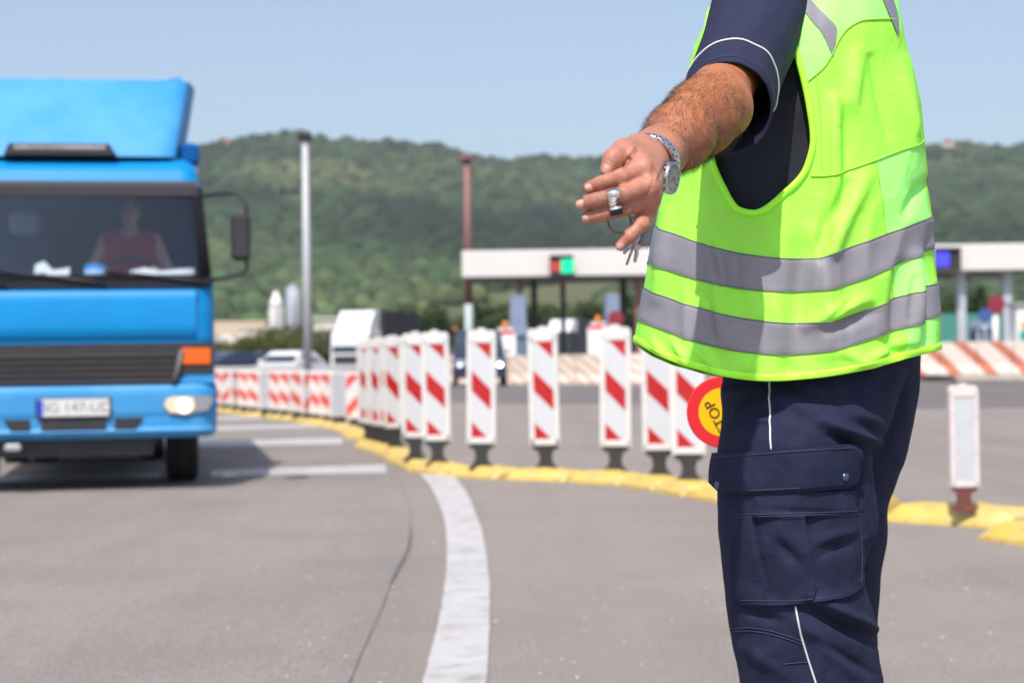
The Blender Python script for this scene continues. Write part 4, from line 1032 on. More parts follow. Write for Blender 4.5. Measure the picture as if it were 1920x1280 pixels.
# roof deflector: scooped front leaning back, rounded flanks
zs = np.linspace(2.68, 3.395, 9); DR = []
for q, z in enumerate(zs):
    t = q / 8; hw = .81 + .12 * t; y0 = .56 + .62 * t ** 1.15; rc = .10; P = []
    for x in np.linspace(-hw + rc * .8, hw - rc * .8, 26): P.append((x, y0 + .04 * (x / hw) ** 4, z + (.035 if q == 8 and abs(x) > hw * .86 else 0)))
    for a in np.linspace(0, math.pi / 2, 6)[1:]: P.append((hw - rc * .8 + rc * .8 * math.sin(a), y0 + .04 + rc - rc * math.cos(a), z))
    P.append((hw + .03, 1.2 + .3 * t, z)); P.append((hw + .05, 1.75, z)); P.append((-hw - .05, 1.75, z)); P.append((-hw - .03, 1.2 + .3 * t, z))
    for a in np.linspace(math.pi / 2, 0, 6)[:-1]: P.append((-hw + rc * .8 - rc * .8 * math.sin(a), y0 + .04 + rc - rc * math.cos(a), z))
    DR.append(P)
DR = np.array(DR); g = MB().grid(DR, wrap=True); g.add(DR[-1], [tuple(range(DR.shape[1]))])
g.build('roof_deflector', M['blue_pale'], lorry_o)
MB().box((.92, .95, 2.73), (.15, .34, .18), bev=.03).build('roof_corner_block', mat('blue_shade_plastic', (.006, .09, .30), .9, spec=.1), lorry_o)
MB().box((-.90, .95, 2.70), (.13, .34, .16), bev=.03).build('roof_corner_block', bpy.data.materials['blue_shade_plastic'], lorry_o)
mk = MB().prism([(-.55, 2.685), (.335, 2.685), (.275, 2.775), (-.51, 2.775)], .62, .50, bev=.01).build('roof_marker_board', M['dark'], lorry_o)
MB().box((-.11, .497, 2.742), (.72, .012, .035), bev=.004).build('marker_strip', mat('marker_grey', (.30, .25, .25), .3, var=.3, vs=7), mk)
# mirrors
for sx in (-1, 1):
    ar = MB().tube([(sx * 1.02, .36, 2.34), (sx * 1.15, .15, 2.345), (sx * 1.27, .05, 2.335), (sx * 1.325, .0, 2.30), (sx * 1.345, -.02, 2.24), (sx * 1.35, -.02, 2.15), (sx * 1.35, -.02, 1.80), (sx * 1.345, -.02, 1.73), (sx * 1.30, 0, 1.69), (sx * 1.15, .1, 1.665), (sx * 1.04, .18, 1.65)], .017, 8).build('mirror_arm', M['dark'], lorry_o)
    mh = MB().box((sx * 1.30, -.02, 1.985), (.155, .13, .38), bev=.035).build('mirror', M['dark'], lorry_o)
    MB().box((sx * 1.30, .05, 1.985), (.13, .006, .34)).build('mirror_glass', M['chrome'], mh)
# cab interior
MB().box((0, 1.69, 1.75), (1.9, .05, 1.5)).build('cab_back_wall', M['cab_dark'], lorry_o)
MB().prism([(.24, 1.45), (.62, 1.45), (.70, 1.60), (.24, 1.66)], -.95, .95, axis='x').build('dashboard', M['cab_dark'], lorry_o)
for x in (.45, -.45):
    s_ = MB().box((x, 1.15, 1.32), (.5, .5, .2), bev=.05).build('seat', M['cab_dark'], lorry_o); MB().box((x, 1.42, 1.75), (.5, .16, .72), bev=.06).build('backrest', M['cab_dark'], s_)
MB().box((-.45, 1.40, 2.20), (.26, .12, .24), bev=.05).build('headrest', mat('headrest_grey', (.32, .36, .40), .8), lorry_o)
MB().tube([(.42 + .21 * math.cos(a), .72 + .06 * math.sin(a), 1.70 + .17 * math.sin(a)) for a in np.linspace(0, 2 * math.pi, 25)[:-1]], .015, 8, closed=True).build('steering_wheel', M['dark'], lorry_o)
LM = lorry_o.matrix_basis.copy()
def in_cab(x, y, z): return LM @ Vector((x, y, z))
# papers and a tin lying on the dashboard
M['paper'] = mat('paper', (.80, .80, .78), .8)
def paper(label, x, y, z, pts, h, rz=0.0):
    p = in_cab(x, y, z); r = thing('paper_sheet', label, 'paper', p, YAW + rz)
    a = np.array(pts, float); k = len(a)
    Pq = [[(q[0], q[1] + v * .10, q[2] + v * h * (1 + .3 * math.sin(i * 2.1)) * .8) for i, q in enumerate(a)] for v in np.linspace(0, 1, 4)]
    o = MB().grid(np.array(Pq)).build('sheet', M['paper'], r); md = o.modifiers.new('thickness', 'SOLIDIFY'); md.thickness = .004; return r
paper('crumpled white paper propped on the lorry dashboard behind the plate side', -.17, .34, 1.70, [(-.14, 0, .02), (-.07, .02, .03), (0, 0, .0), (.08, .03, -.01), (.13, 0, -.02)], .10)
paper('wide white papers lying on the dashboard in front of the driver', .70, .34, 1.68, [(-.27, 0, .0), (-.15, .02, .01), (-.02, 0, .015), (.12, .02, .015), (.24, 0, .0)], .085)
p = in_cab(.16, .42, 1.665); r = thing('blue_tin', 'small blue and white tin standing on the lorry dashboard', 'tin', p, YAW)
MB().lathe([(.08, 0), (.085, .01), (.085, .12), (.08, .13), (.001, .13)], seg=20).build('body', mat('tin_blue', (.05, .30, .75), .3), r); MB().lathe([(.0862, .03), (.0862, .09)], seg=20).build('paper_band', mat('tin_pale', (.45, .65, .85), .5), r)
# the driver
Mi = np.array(LM)
def L2(x, y, z): return (Mi[:3, :3] @ V(x, y, z)) + Mi[:3, 3]
fr_ = Mi[:3, :3] @ V(0, -1, 0)
dp = thing('person', 'lorry driver in a dark red sleeveless top behind the windscreen', 'person', L2(.42, 1.1, 1.42))
lo = L2(.42, .95, 1.75) - V(.75, .75, .6); hi = L2(.42, .95, 1.75) + V(.75, .75, .8)
fd = Field(lo, hi, .011)
hc = L2(.42, 1.02, 2.27)
head_field(fd, hc, fr_)
fd.cap(hc + V(0, 0, -.06) - fr_ * .03, hc + V(0, 0, -.2) - fr_ * .04, .055, .062, .03)
def d_torso(fd):
    fd.cap(L2(.26, 1.08, 2.02), L2(.58, 1.08, 2.02), .085, .085, .05)
    for a in (-.1, 0, .1): fd.cap(L2(.42 + a, 1.06, 1.98), L2(.42 + a, 1.05, 1.50), .12, .13, .06)
d_torso(fd)
for sx in (-1, 1):
    fd.cap(L2(.42 + sx * .20, 1.07, 2.03), L2(.42 + sx * .31, .95, 1.78), .058, .046, .03); fd.cap(L2(.42 + sx * .31, .95, 1.78), L2(.42 + sx * .19, .74, 1.74), .044, .032, .02); fd.cap(L2(.42 + sx * .19, .74, 1.74), L2(.42 + sx * .2, .70, 1.76), .04, .035, .02)
v, f = fd.mesh(); M['skin_far'] = mat('driver_skin', (.50, .26, .18), .6)
mi_ = dp.matrix_basis.inverted(); sh_ = np.array(mi_)[:3, 3]
mesh_np('body', v + sh_, f, M['skin_far'], dp)
f2 = Field(lo, hi, .011); d_torso(f2); f2.F -= .010
for sx in (-1, 1): f2.cap(L2(.42 + sx * .26, 1.07, 2.04), L2(.42 + sx * .26, 1.07, 2.0), .07, .07, .02, None, True)
f2.cap(L2(.42, .95, 2.13), L2(.42, 1.1, 2.15), .085, .085, .02, None, True)
v, f = f2.mesh(); mesh_np('tank_top', v + sh_, f, mat('maroon_cloth', (.34, .022, .05), .85), dp)
f3 = Field(hc - .2, hc + .2, .008); up = V(0, 0, 1)
f3.cap(hc - fr_ * .03 + up * .045, hc - fr_ * .01 + up * .055, .096, .090, .02); f3.cap(hc + fr_ * .12 - up * .06, hc + fr_ * .09 + up * .02, .11, .06, .01, None, True)
f3.cap(hc - up * .12, hc - up * .08 - fr_ * .0, .12, .10, .01, None, True)
v, f = f3.mesh(); mesh_np('hair', v + sh_, f, mat('dark_hair', (.03, .022, .018), .7), dp)
# ------------------------------------------------------------------ the worker: cloth shells measured from the photograph, in metres around the body
class Loft:
    """a closed garment: rows of (pixel row, left edge, right edge, depth of the axis, half thickness)"""
    def __init__(s, rows, n=2.2, folds=(), amp=0.0, freq=(1, 1)):
        R = np.array(rows, float); s.R = R; s.e = 2.0 / n; s.n = n; s.folds = folds; s.amp = amp; s.freq = freq
    def at(s, y): return [spline(s.R[:, 0], s.R[:, k], y) for k in (1, 2, 3, 4)]
    def disp(s, x, y):
        d = np.zeros(np.broadcast(x, y).shape)
        for x0, y0, x1, y1, wd, a in s.folds:
            ex, ey = x1 - x0, y1 - y0; L2_ = ex * ex + ey * ey
            t = np.clip(((x - x0) * ex + (y - y0) * ey) / L2_, 0, 1)
            q = np.hypot(x - x0 - t * ex, y - y0 - t * ey)
            d = d + a * np.exp(-(q / wd) ** 2) * (.35 + .65 * np.sin(math.pi * np.clip(t * .9 + .05, 0, 1)))
        if s.amp:
            p = np.stack([np.broadcast_to(x, d.shape) / 90 * s.freq[0], np.broadcast_to(y, d.shape) / 90 * s.freq[1], d * 0 + 5.3], -1)
            d = d + s.amp * (.45 * fbm(p, 3) + .55 * (.32 - np.abs(vnoise(p * 1.25 + np.stack([.5 * vnoise(p * .7)] * 3, -1)))))
        return d
    def P(s, th, y, off=0.0):
        th, y = np.broadcast_arrays(np.asarray(th, float), np.asarray(y, float))
        xl, xr, D, ry = s.at(y); c, r = (xl + xr) / 2, (xr - xl) / 2
        sn, cs = np.sin(th), np.cos(th)
        a = np.sign(sn) * np.abs(sn) ** s.e; b = np.sign(cs) * np.abs(cs) ** s.e
        px = c + r * a; front = W(px, y, D - ry * b); back = W(px, y, D); back[..., 1] += ry * np.abs(b)
        P = np.where((b >= 0)[..., None], front, back)
        rx = r * D / F
        nx = np.sign(a) * np.abs(a) ** (s.n - 1) / rx; ny = -np.sign(b) * np.abs(b) ** (s.n - 1) / ry; q = np.hypot(nx, ny)
        o = off + s.disp(px, y)
        P[..., 0] += nx / q * o; P[..., 1] += ny / q * o
        return P
    def px(s, th, y):
        xl, xr, D, ry = s.at(y); sn = np.sin(th); return (xl + xr) / 2 + (xr - xl) / 2 * np.sign(sn) * np.abs(sn) ** s.e
    def th(s, x, y):
        xl, xr, D, ry = s.at(y); a = np.clip((x - (xl + xr) / 2) / ((xr - xl) / 2), -1, 1); return np.arcsin(np.sign(a) * np.abs(a) ** (1 / s.e))
    def S(s, x, y, off=0.0): return s.P(s.th(x, y), y, off)
def inpoly(poly, x, y):
    poly = np.array(poly, float); r = np.zeros(np.broadcast(x, y).shape, bool); n = len(poly)
    for i in range(n):
        (x0, y0), (x1, y1) = poly[i], poly[(i + 1) % n]
        if y0 == y1: continue
        c = ((y0 > y) != (y1 > y)) & (x < (x1 - x0) * (y - y0) / (y1 - y0) + x0); r ^= c
    return r
def smooth_poly(pts, n, closed=False):
    p = np.array(pts, float)
    if closed: p = np.concatenate([p[-2:], p, p[:3]])
    t = np.concatenate([[0], np.cumsum(np.hypot(*np.diff(p, axis=0).T))])
    if closed: u = np.linspace(t[2], t[2 + len(pts)], n, endpoint=False)
    else: u = np.linspace(0, t[-1], n)
    return np.stack([spline(t, p[:, 0], u), spline(t, p[:, 1], u)], 1)
def cloth_bump(m, sc, st, dist, sc2=None, st2=0, d2=.004):
    """woven texture plus soft crumple"""
    n = m.node_tree.nodes; l = m.node_tree.links; p = n['Principled BSDF']
    tc = n.new('ShaderNodeTexCoord'); nz = n.new('ShaderNodeTexNoise'); nz.inputs['Scale'].default_value = sc; nz.inputs['Detail'].default_value = 4; l.new(tc.outputs['Object'], nz.inputs['Vector'])
    b = n.new('ShaderNodeBump'); b.inputs['Strength'].default_value = st; b.inputs['Distance'].default_value = dist; l.new(nz.outputs[0], b.inputs['Height'])
    if sc2:
        z2 = n.new('ShaderNodeTexNoise'); z2.inputs['Scale'].default_value = sc2; z2.inputs['Detail'].default_value = 3; z2.inputs['Distortion'].default_value = .6; l.new(tc.outputs['Object'], z2.inputs['Vector'])
        b2 = n.new('ShaderNodeBump'); b2.inputs['Strength'].default_value = st2; b2.inputs['Distance'].default_value = d2; l.new(z2.outputs[0], b2.inputs['Height']); l.new(b2.outputs[0], b.inputs['Normal'])
    l.new(b.outputs[0], p.inputs['Normal']); return m
M['lime'] = cloth_bump(mat('hi_vis_lime', (.46, 1.22, .095), .62, trans=.2, var=.03, vs=30), 900, .15, .0008, 30, .35, .007)
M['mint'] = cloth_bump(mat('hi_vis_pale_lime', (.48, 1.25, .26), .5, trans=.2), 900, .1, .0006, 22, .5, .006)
M['lime_bind'] = cloth_bump(mat('hi_vis_binding', (.46, 1.2, .05), .55), 700, .3, .001)
M['stripe_grey'] = cloth_bump(mat('retroreflective_grey', (.235, .225, .255), .42, spec=.5, var=.05, vs=40), 1400, .2, .0004, 20, .2, .005)
M['seam_lime'] = mat('lime_thread', (.34, .62, .03), .7)
M['seam_grey'] = mat('grey_thread', (.16, .17, .15), .7)
M['navy'] = cloth_bump(mat('navy_twill', (.014, .0165, .043), .85, spec=.18, col2=(.024, .027, .062), vs=30), 800, .5, .0014, 24, .5, .007)
M['navy_shirt'] = cloth_bump(mat('navy_shirt', (.020, .023, .056), .8, spec=.25, var=.1, vs=30), 1000, .3, .001, 26, .4, .006)
M['navy_black'] = cloth_bump(mat('dark_navy_shirt_body', (.012, .013, .026), .8, var=.1, vs=30), 1000, .3, .001, 24, .4, .006)
M['navy_thread'] = mat('navy_thread', (.045, .050, .10), .7)
M['piping'] = mat('white_piping', (.66, .66, .70), .5)
M['snap'] = mat('snap_metal', (.10, .16, .24), .25, metal=.8)
M['skin'] = mat('skin', (1, 1, 1), .48, attr='tint', sss=.05, var=.16, vs=55, bump=.6, bs=330, bdist=.0012, spec=.45)
M['nail'] = mat('fingernail', (.50, .27, .22), .42, spec=.3)
M['hair_arm'] = mat('arm_hair', (.035, .022, .014), .5)

wk = thing('person', 'worker in a lime high visibility vest and navy cargo trousers pointing with one arm', 'person', (.46, 2.80, 0))
SH = -np.array(wk.location)

vest_folds = [(1566, 190, 1560, 470, 13, .0065), (1590, 210, 1588, 320, 12, -.004), (1625, 330, 1560, 470, 16, .005), (1585, 350, 1530, 480, 14, -.005),
              (1545, 440, 1552, 660, 20, .006), (1500, 470, 1500, 690, 24, -.004), (1335, 440, 1356, 640, 16, .005), (1375, 430, 1385, 600, 20, -.004),
              (1625, 560, 1510, 610, 13, .005), (1640, 585, 1550, 620, 11, -.004), (1690, 120, 1725, 330, 14, .004), (1640, 110, 1672, 250, 12, -.0035), (1610, 100, 1600, 200, 14, .004),
              (1735, 340, 1700, 400, 9, -.004), (1720, 480, 1716, 640, 12, .006), (1690, 500, 1680, 660, 14, -.005), (1742, 430, 1738, 640, 8, -.005),
              (1225, 640, 1245, 662, 7, .003), (1262, 640, 1290, 680, 8, .003), (1310, 655, 1345, 700, 9, .003), (1405, 670, 1400, 705, 14, .004), (1470, 675, 1480, 705, 12, -.003),
              (1580, 660, 1640, 690, 12, .004), (1660, 640, 1700, 668, 10, -.003), (1250, 400, 1232, 560, 14, .004), (1600, 690, 1700, 640, 9, .003), (1450, 560, 1470, 640, 16, .003)]
vest_rows = [(-170, 1500, 1600, 2.80, .06), (-130, 1472, 1628, 2.80, .085), (-90, 1432, 1648, 2.80, .108), (-60, 1398, 1664, 2.795, .125), (0, 1343, 1681, 2.79, .150), (60, 1313, 1694, 2.785, .163), (110, 1294, 1704, 2.785, .170),
             (200, 1276, 1727, 2.785, .175), (300, 1258, 1738, 2.785, .178), (400, 1236, 1745, 2.785, .185), (450, 1224, 1750, 2.785, .190), (560, 1204, 1760, 2.785, .197), (620, 1192, 1763, 2.785, .200), (730, 1180, 1762, 2.785, .205)]
vest = Loft(vest_rows, 2.25, [(a, b, c, d, e, q * 2.4) for a, b, c, d, e, q in vest_folds] + [(1337, 458, 1352, 540, 4.5, -.007), (1350, 455, 1362, 530, 5, .004), (1328, 560, 1340, 640, 5, -.005), (1566, 240, 1562, 400, 4.5, -.004), (1712, 520, 1706, 600, 4, -.007), (1748, 470, 1752, 520, 4, -.005), (1690, 150, 1712, 250, 5, .003), (1600, 560, 1545, 600, 5, -.006)], .011, (1.3, .45))
hem = np.array([(1150, 628), (1188, 640), (1240, 668), (1300, 690), (1370, 707), (1440, 714), (1520, 709), (1600, 697), (1680, 678), (1757, 656), (1800, 645)], float)
curve = lambda pts: (lambda q: (lambda x: spline(q[:, 0], q[:, 1], x)))(np.array(pts, float))
hemf = curve(hem)
s2b = curve([(1150, 578), (1195, 598), (1260, 625), (1320, 645), (1400, 660), (1470, 665), (1540, 660), (1620, 640), (1700, 614), (1762, 590), (1800, 575)])
s2t = curve([(1150, 515), (1205, 538), (1270, 565), (1320, 580), (1400, 598), (1480, 606), (1540, 605), (1620, 585), (1700, 554), (1760, 530), (1800, 514)])
s1b = curve([(1150, 462), (1215, 490), (1270, 512), (1320, 527), (1400, 542), (1480, 547), (1540, 545), (1600, 530), (1680, 498), (1755, 465), (1800, 445)])
s1t = curve([(1150, 388), (1225, 420), (1270, 440), (1320, 458), (1400, 477), (1480, 485), (1530, 485), (1570, 472), (1620, 455), (1680, 433), (1748, 405), (1800, 385)])
def yat(th, f):
    y = np.full(np.shape(th), 500.0)
    for _ in range(5): y = f(vest.px(th, y))
    return y
NT, NV = 420, 260
th = np.linspace(-math.pi, math.pi, NT + 1)[:-1]
yh = yat(th, hemf); vv = np.linspace(0, 1, NV)[:, None]; y0_ = -118.0
Yg = y0_ + (yh[None] - y0_) * vv; Tg = np.broadcast_to(th, Yg.shape)
VP = vest.P(Tg, Yg); VX = vest.px(Tg, Yg)
armhole = smooth_poly([(1352, -55), (1405, -62), (1446, -20), (1474, 45), (1499, 120), (1517, 200), (1524, 262), (1512, 315), (1474, 360), (1412, 400), (1386, 394), (1356, 350), (1336, 300), (1324, 230), (1320, 130), (1330, 20)], 220, True)
xc = (VX[:-1] + np.roll(VX, -1, 1)[:-1] + VX[1:] + np.roll(VX, -1, 1)[1:]) / 4; yc = (Yg[:-1] + np.roll(Yg, -1, 1)[:-1] + Yg[1:] + np.roll(Yg, -1, 1)[1:]) / 4
frontf = (np.cos(Tg[:-1] + math.pi / NT) > 0)
hole = inpoly(armhole, xc, yc) & frontf
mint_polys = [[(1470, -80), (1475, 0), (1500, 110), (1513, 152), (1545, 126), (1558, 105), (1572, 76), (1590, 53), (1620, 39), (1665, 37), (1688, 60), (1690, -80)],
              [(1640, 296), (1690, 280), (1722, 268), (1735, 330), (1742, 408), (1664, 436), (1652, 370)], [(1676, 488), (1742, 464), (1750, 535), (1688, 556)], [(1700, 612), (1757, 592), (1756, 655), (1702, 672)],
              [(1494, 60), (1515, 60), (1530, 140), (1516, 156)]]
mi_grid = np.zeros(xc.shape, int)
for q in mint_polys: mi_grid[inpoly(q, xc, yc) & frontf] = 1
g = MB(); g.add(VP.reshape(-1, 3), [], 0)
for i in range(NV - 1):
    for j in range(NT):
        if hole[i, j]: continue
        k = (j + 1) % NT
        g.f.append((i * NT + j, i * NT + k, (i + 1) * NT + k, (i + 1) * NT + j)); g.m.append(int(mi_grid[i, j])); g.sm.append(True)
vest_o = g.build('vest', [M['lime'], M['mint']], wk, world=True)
md = vest_o.modifiers.new('thickness', 'SOLIDIFY'); md.thickness = .0014; md.offset = -1
# binding round the armhole and along the hem
ah = vest.S(armhole[:, 0], armhole[:, 1], .0015)
def ribbon_tube(pts, r, m, name, parent, seg=8, closed=False): return MB().tube(pts, r, seg, closed=closed).build(name, m, parent, world=True)
ribbon_tube(ah, .0048, M['lime_bind'], 'armhole_binding', vest_o, 10, True)
thh = np.linspace(-math.pi, math.pi, 300)[:-1]
hb = [vest.P(thh, yat(thh, lambda x: hemf(x) - o_), q) for o_, q in ((13, .0006), (12.5, .0020), (7, .0024), (1, .0020), (-1, .0008), (-.5, -.0015))]
MB().grid(np.array(hb), wrap=True).build('hem_binding', M['lime_bind'], vest_o, world=True)
def seam(pts, r, m, name, n=60, off=.0012, loft=None, parent=None, closed=False):
    p = smooth_poly(pts, n); L_ = loft or vest
    return MB().tube(L_.S(p[:, 0], p[:, 1], off), r, 5).build(name, m, parent or vest_o, world=True)
seam([(1520, 331), (1552, 331), (1582, 322), (1650, 298), (1695, 280), (1738, 262)], .0011, M['seam_lime'], 'waist_seam')
seam([(1515, 153), (1545, 126), (1558, 106), (1573, 76), (1592, 52), (1622, 38), (1680, 36)], .0011, M['seam_lime'], 'yoke_seam')
seam([(1640, 297), (1652, 370), (1664, 437)], .0006, M['seam_lime'], 'panel_seam')
seam([(1676, 490), (1688, 556)], .0006, M['seam_lime'], 'panel_seam')
seam([(1530, 140), (1538, 230), (1540, 320)], .0006, M['seam_lime'], 'panel_seam')
for nm, ft, fb in (('reflective_stripe', s1t, s1b), ('reflective_stripe', s2t, s2b)):
    tt = np.linspace(-math.pi, math.pi, 420)[:-1]; ya, yb = yat(tt, ft), yat(tt, fb)
    Pg = np.array([vest.P(tt, ya + (yb - ya) * k, .0008 if k in (0., 1.) else .0018) for k in np.linspace(0, 1, 15)])
    so = MB().grid(Pg, wrap=True).build(nm, M['stripe_grey'], vest_o, world=True)
    for yy in (ya, yb): MB().tube(vest.P(tt, yy, .0014), .0008, 5, closed=True).build('edge_stitching', M['seam_grey'], so, world=True)
def vest_patch(poly_l, poly_r, m, name, off=.0018):
    """a strip between two edge lines given by rows of the photograph"""
    a, b = smooth_poly(poly_l, 24), smooth_poly(poly_r, 24); k = np.linspace(0, 1, 9)[None, :, None]
    q = a[:, None] * (1 - k) + b[:, None] * k
    return MB().grid(vest.S(q[..., 0], q[..., 1], off)).build(name, m, vest_o, world=True)
vest_patch([(1468, -60), (1490, -2), (1518, 35), (1540, 62), (1561, 106)], [(1490, -60), (1519, -2), (1550, 32), (1569, 56), (1562, 107)], M['stripe_grey'], 'shoulder_stripe')
vest_patch([(1630, -60), (1651, -2), (1664, 30), (1679, 64)], [(1650, -60), (1670, -2), (1679, 30), (1683, 62)], M['stripe_grey'], 'shoulder_stripe')

# shirt: body, then the short sleeve with its piping
shirt_folds = [(1400, 260, 1425, 400, 10, .004), (1490, 160, 1470, 330, 12, .005), (1350, 250, 1370, 330, 8, .003)]
shirt = Loft([(r[0], r[1] + 16, r[2] - 14, r[3], r[4] - .026) for r in vest_rows if r[0] > -160] + [(760, 1250, 1720, 2.79, .14)], 2.2, shirt_folds, .005, (1, 1))
th2 = np.linspace(-math.pi, math.pi, 161)[:-1]; yy = np.linspace(-128, 600, 140)
shirt_o = MB().grid(shirt.P(*np.meshgrid(th2, yy)), wrap=True).build('shirt', M['navy_black'], wk, world=True)
rings = np.array([(1448, -55, 2.75, 112, -.10, -.55, -.80), (1436, -5, 2.70, 100, -.12, -.62, -.72), (1419, 46, 2.645, 91, -.14, -.70, -.66), (1400, 92, 2.59, 86, -.14, -.78, -.60), (1380, 140, 2.535, 84, -.12, -.86, -.52), (1367, 180, 2.487, 84, -.1, -.9, -.45), (1362, 203, 2.462, 84, -.1, -.9, -.42)], float)
tt = np.linspace(0, 1, 40); src = np.linspace(0, 1, len(rings)); RR = np.stack([spline(src, rings[:, k], tt) for k in range(7)], 1)
na = 120; ang = np.arange(na) * 2 * math.pi / na
def sleeve(off, k0=0, k1=40, ruf=1.0):
    out = []
    for (x, y, d, r, nx, ny, nz) in RR[k0:k1]:
        c_ = W(x, y, d); n_ = unit((nx, ny, nz)); u = unit(np.cross(n_, (0, 0, 1))); v_ = np.cross(u, n_)   # u: image left/right, v_: up
        rr = r * d / F + off
        wob = fbm(np.stack([np.cos(ang) * 1.3, np.sin(ang) * 1.3, ang * 0 + y / 120], -1), 3) * .007 * ruf
        p = c_ + np.cos(ang)[:, None] * u * (rr + wob)[:, None] * 1.0 + np.sin(ang)[:, None] * v_ * (rr * 1.06 + wob)[:, None]
        out.append(p)
    return np.array(out)
slo = MB().grid(sleeve(0), wrap=True).build('sleeve', M['navy_shirt'], shirt_o, world=True)
md = slo.modifiers.new('thickness', 'SOLIDIFY'); md.thickness = .0022; md.offset = -1
MB().tube(sleeve(.0012)[29], .0014, 6, closed=True).build('sleeve_piping', M['piping'], slo, world=True)
MB().tube(sleeve(.0)[39], .0022, 6, closed=True).build('cuff_edge', M['navy_shirt'], slo, world=True)
MB().tube(sleeve(.0006)[36], .0006, 5, closed=True).build('cuff_stitching', M['navy_thread'], slo, world=True)

# ------------------------------------------------------------------ body: bare arm and hand modelled finely, the rest below the clothes
fw = V(-.80, .60, 0)                         # the way he faces
shl = W(1424, 10, 2.72); elb = W(1340, 197, 2.42); wri = W(1214, 307, 2.180)
fa = unit(wri - elb); dors = unit(V(.86, -.42, -.1) - fa * (V(.86, -.42, -.1) @ fa)); rad_ = np.cross(fa, dors); 
if rad_[2] < 0: rad_ = -rad_
lo = V(.08, 2.00, 1.06); hi = V(.47, 2.74, 1.60)
A = Field(lo, hi, .0017)
A.chain([shl, shl * .5 + elb * .5 + V(0, 0, -.004), elb], [.054, .0435, .039], .03)
A.cap(elb + V(.012, .012, -.006), elb + V(.016, -.004, -.010), .028, .026, .02)             # point of the elbow
p1 = elb + (wri - elb) * .22
A.cap(elb, p1 - rad_ * .002, .0390, .0415, .03); A.cap(p1 - rad_ * .002, elb + (wri - elb) * .55, .0415, .0360, .03); A.cap(elb + (wri - elb) * .55, elb + (wri - elb) * .86, .0360, .0292, .03); A.cap(elb + (wri - elb) * .86, wri, .0300, .0285, .02, (dors, 1.12))
A.cap(elb + rad_ * .012 + (wri - elb) * .08, elb + rad_ * .016 + (wri - elb) * .40, .029, .023, .02)   # brachioradialis
A.cap(elb - rad_ * .010 + (wri - elb) * .1, elb - rad_ * .008 + (wri - elb) * .5, .029, .023, .02)
A.cap(wri + dors * .018 - rad_ * .020 - fa * .02, wri + dors * .018 - rad_ * .021 - fa * .012, .010, .010, .012)  # wrist bone
mcp = {'index': W(1203, 317, 2.098), 'middle': W(1213, 350, 2.090), 'ring': W(1214, 377, 2.100), 'pinky': W(1208, 399, 2.118)}
fing = {'index': [mcp['index'], W(1163, 333, 2.076), W(1127, 344, 2.082), W(1105, 351.5, 2.088)],
        'middle': [mcp['middle'], W(1168, 365, 2.068), W(1118, 376, 2.076), W(1088, 382, 2.084)],
        'ring': [mcp['ring'], W(1171, 390, 2.076), W(1126, 403, 2.082), W(1099, 408, 2.089)],
        'pinky': [mcp['pinky'], W(1201, 421, 2.088), W(1180, 443, 2.080), W(1164, 460, 2.082)]}
frad = {'index': [.0122, .0095, .0086, .0072], 'middle': [.0124, .0098, .0090, .0081], 'ring': [.0118, .0089, .0082, .0070], 'pinky': [.0110, .0086, .0077, .0066]}
for k_, f0 in (('index', .010), ('middle', .003), ('ring', -.006), ('pinky', -.014)):
    b0 = wri + rad_ * f0 + fa * .004; A.cap(b0, mcp[k_], .0165, .0120, .014)
A.cap(wri + rad_ * .004, mcp['middle'] * .5 + mcp['ring'] * .5 - dors * .004, .020, .013, .015)
cen = (mcp['index'] + mcp['pinky']) / 2
A.cap(cen - dors * .006 + V(-.004, .012, .004), wri - dors * .004, .017, .021, .015)          # palm
th_ = [wri + rad_ * .020 - dors * .008 + fa * .010, W(1168, 282, 2.122), W(1150, 297, 2.106), W(1139, 320, 2.101)]
A.chain(th_, [.0155, .0118, .0106, .0088], .008)
A.cap(W(1172, 294, 2.120), W(1158, 314, 2.106), .0085, .0075, .004)
A.cap(th_[0], (mcp['index'] + th_[1]) / 2 + V(.004, .004, -.002), .0150, .0105, .012)           # web of the thumb
A.cap(th_[1] + V(.008, .008, -.002), mcp['index'] + V(-.002, .01, .004), .0105, .009, .012)
for k_ in ('index', 'middle', 'ring', 'pinky'):
    q = fing[k_]; r = frad[k_]
    A.cap(q[0], q[1], r[0], r[1], .0030); A.cap(q[1], q[2], r[1] * .97, r[2], .0022); A.cap(q[2], q[3], r[2], r[3], .0018)
    kn = unit(np.cross(q[1] - q[0], V(0, 0, 1))); kn = kn if kn[1] < 0 else -kn
    A.cap(q[1] + kn * .0022, q[1] + kn * .0022, r[1] * .90, r[1] * .90, .004)                   # middle knuckle
    A.cap(q[0] + unit(dors * .8 - fa * -.2) * .0030, q[0] + dors * .0030, r[0] * .82, r[0] * .82, .006)   # knuckle on the back of the hand
for k_, f0 in (('index', .008), ('middle', .002), ('ring', -.006), ('pinky', -.013)):           # tendons
    a = wri + rad_ * f0 + dors * .0195 - fa * .008; b = mcp[k_] + dors * .0098; A.cap(a * .85 + b * .15, b, .0020, .0026, .006)
for (a, b, r) in ((wri + dors * .027 + rad_ * .012 - fa * .09, wri + dors * .025 + rad_ * .004 - fa * .02, .0022), (wri + dors * .02 + rad_ * .024 - fa * .14, wri + dors * .025 + rad_ * .014 - fa * .07, .0024),
                  (mcp['middle'] + dors * .011 + rad_ * .012, wri + dors * .020 + rad_ * .009, .0017)): A.cap(a, b, r, r * .8, .005)
v, f = A.mesh()
for _ in range(2):                                                       # light smoothing
    acc = np.zeros_like(v); cn = np.zeros(len(v))
    for q in range(4):
        np.add.at(acc, f[:, q], v[f[:, (q + 1) % 4]]); np.add.at(cn, f[:, q], 1)
    v = v * .5 + .5 * acc / np.maximum(cn, 1)[:, None]
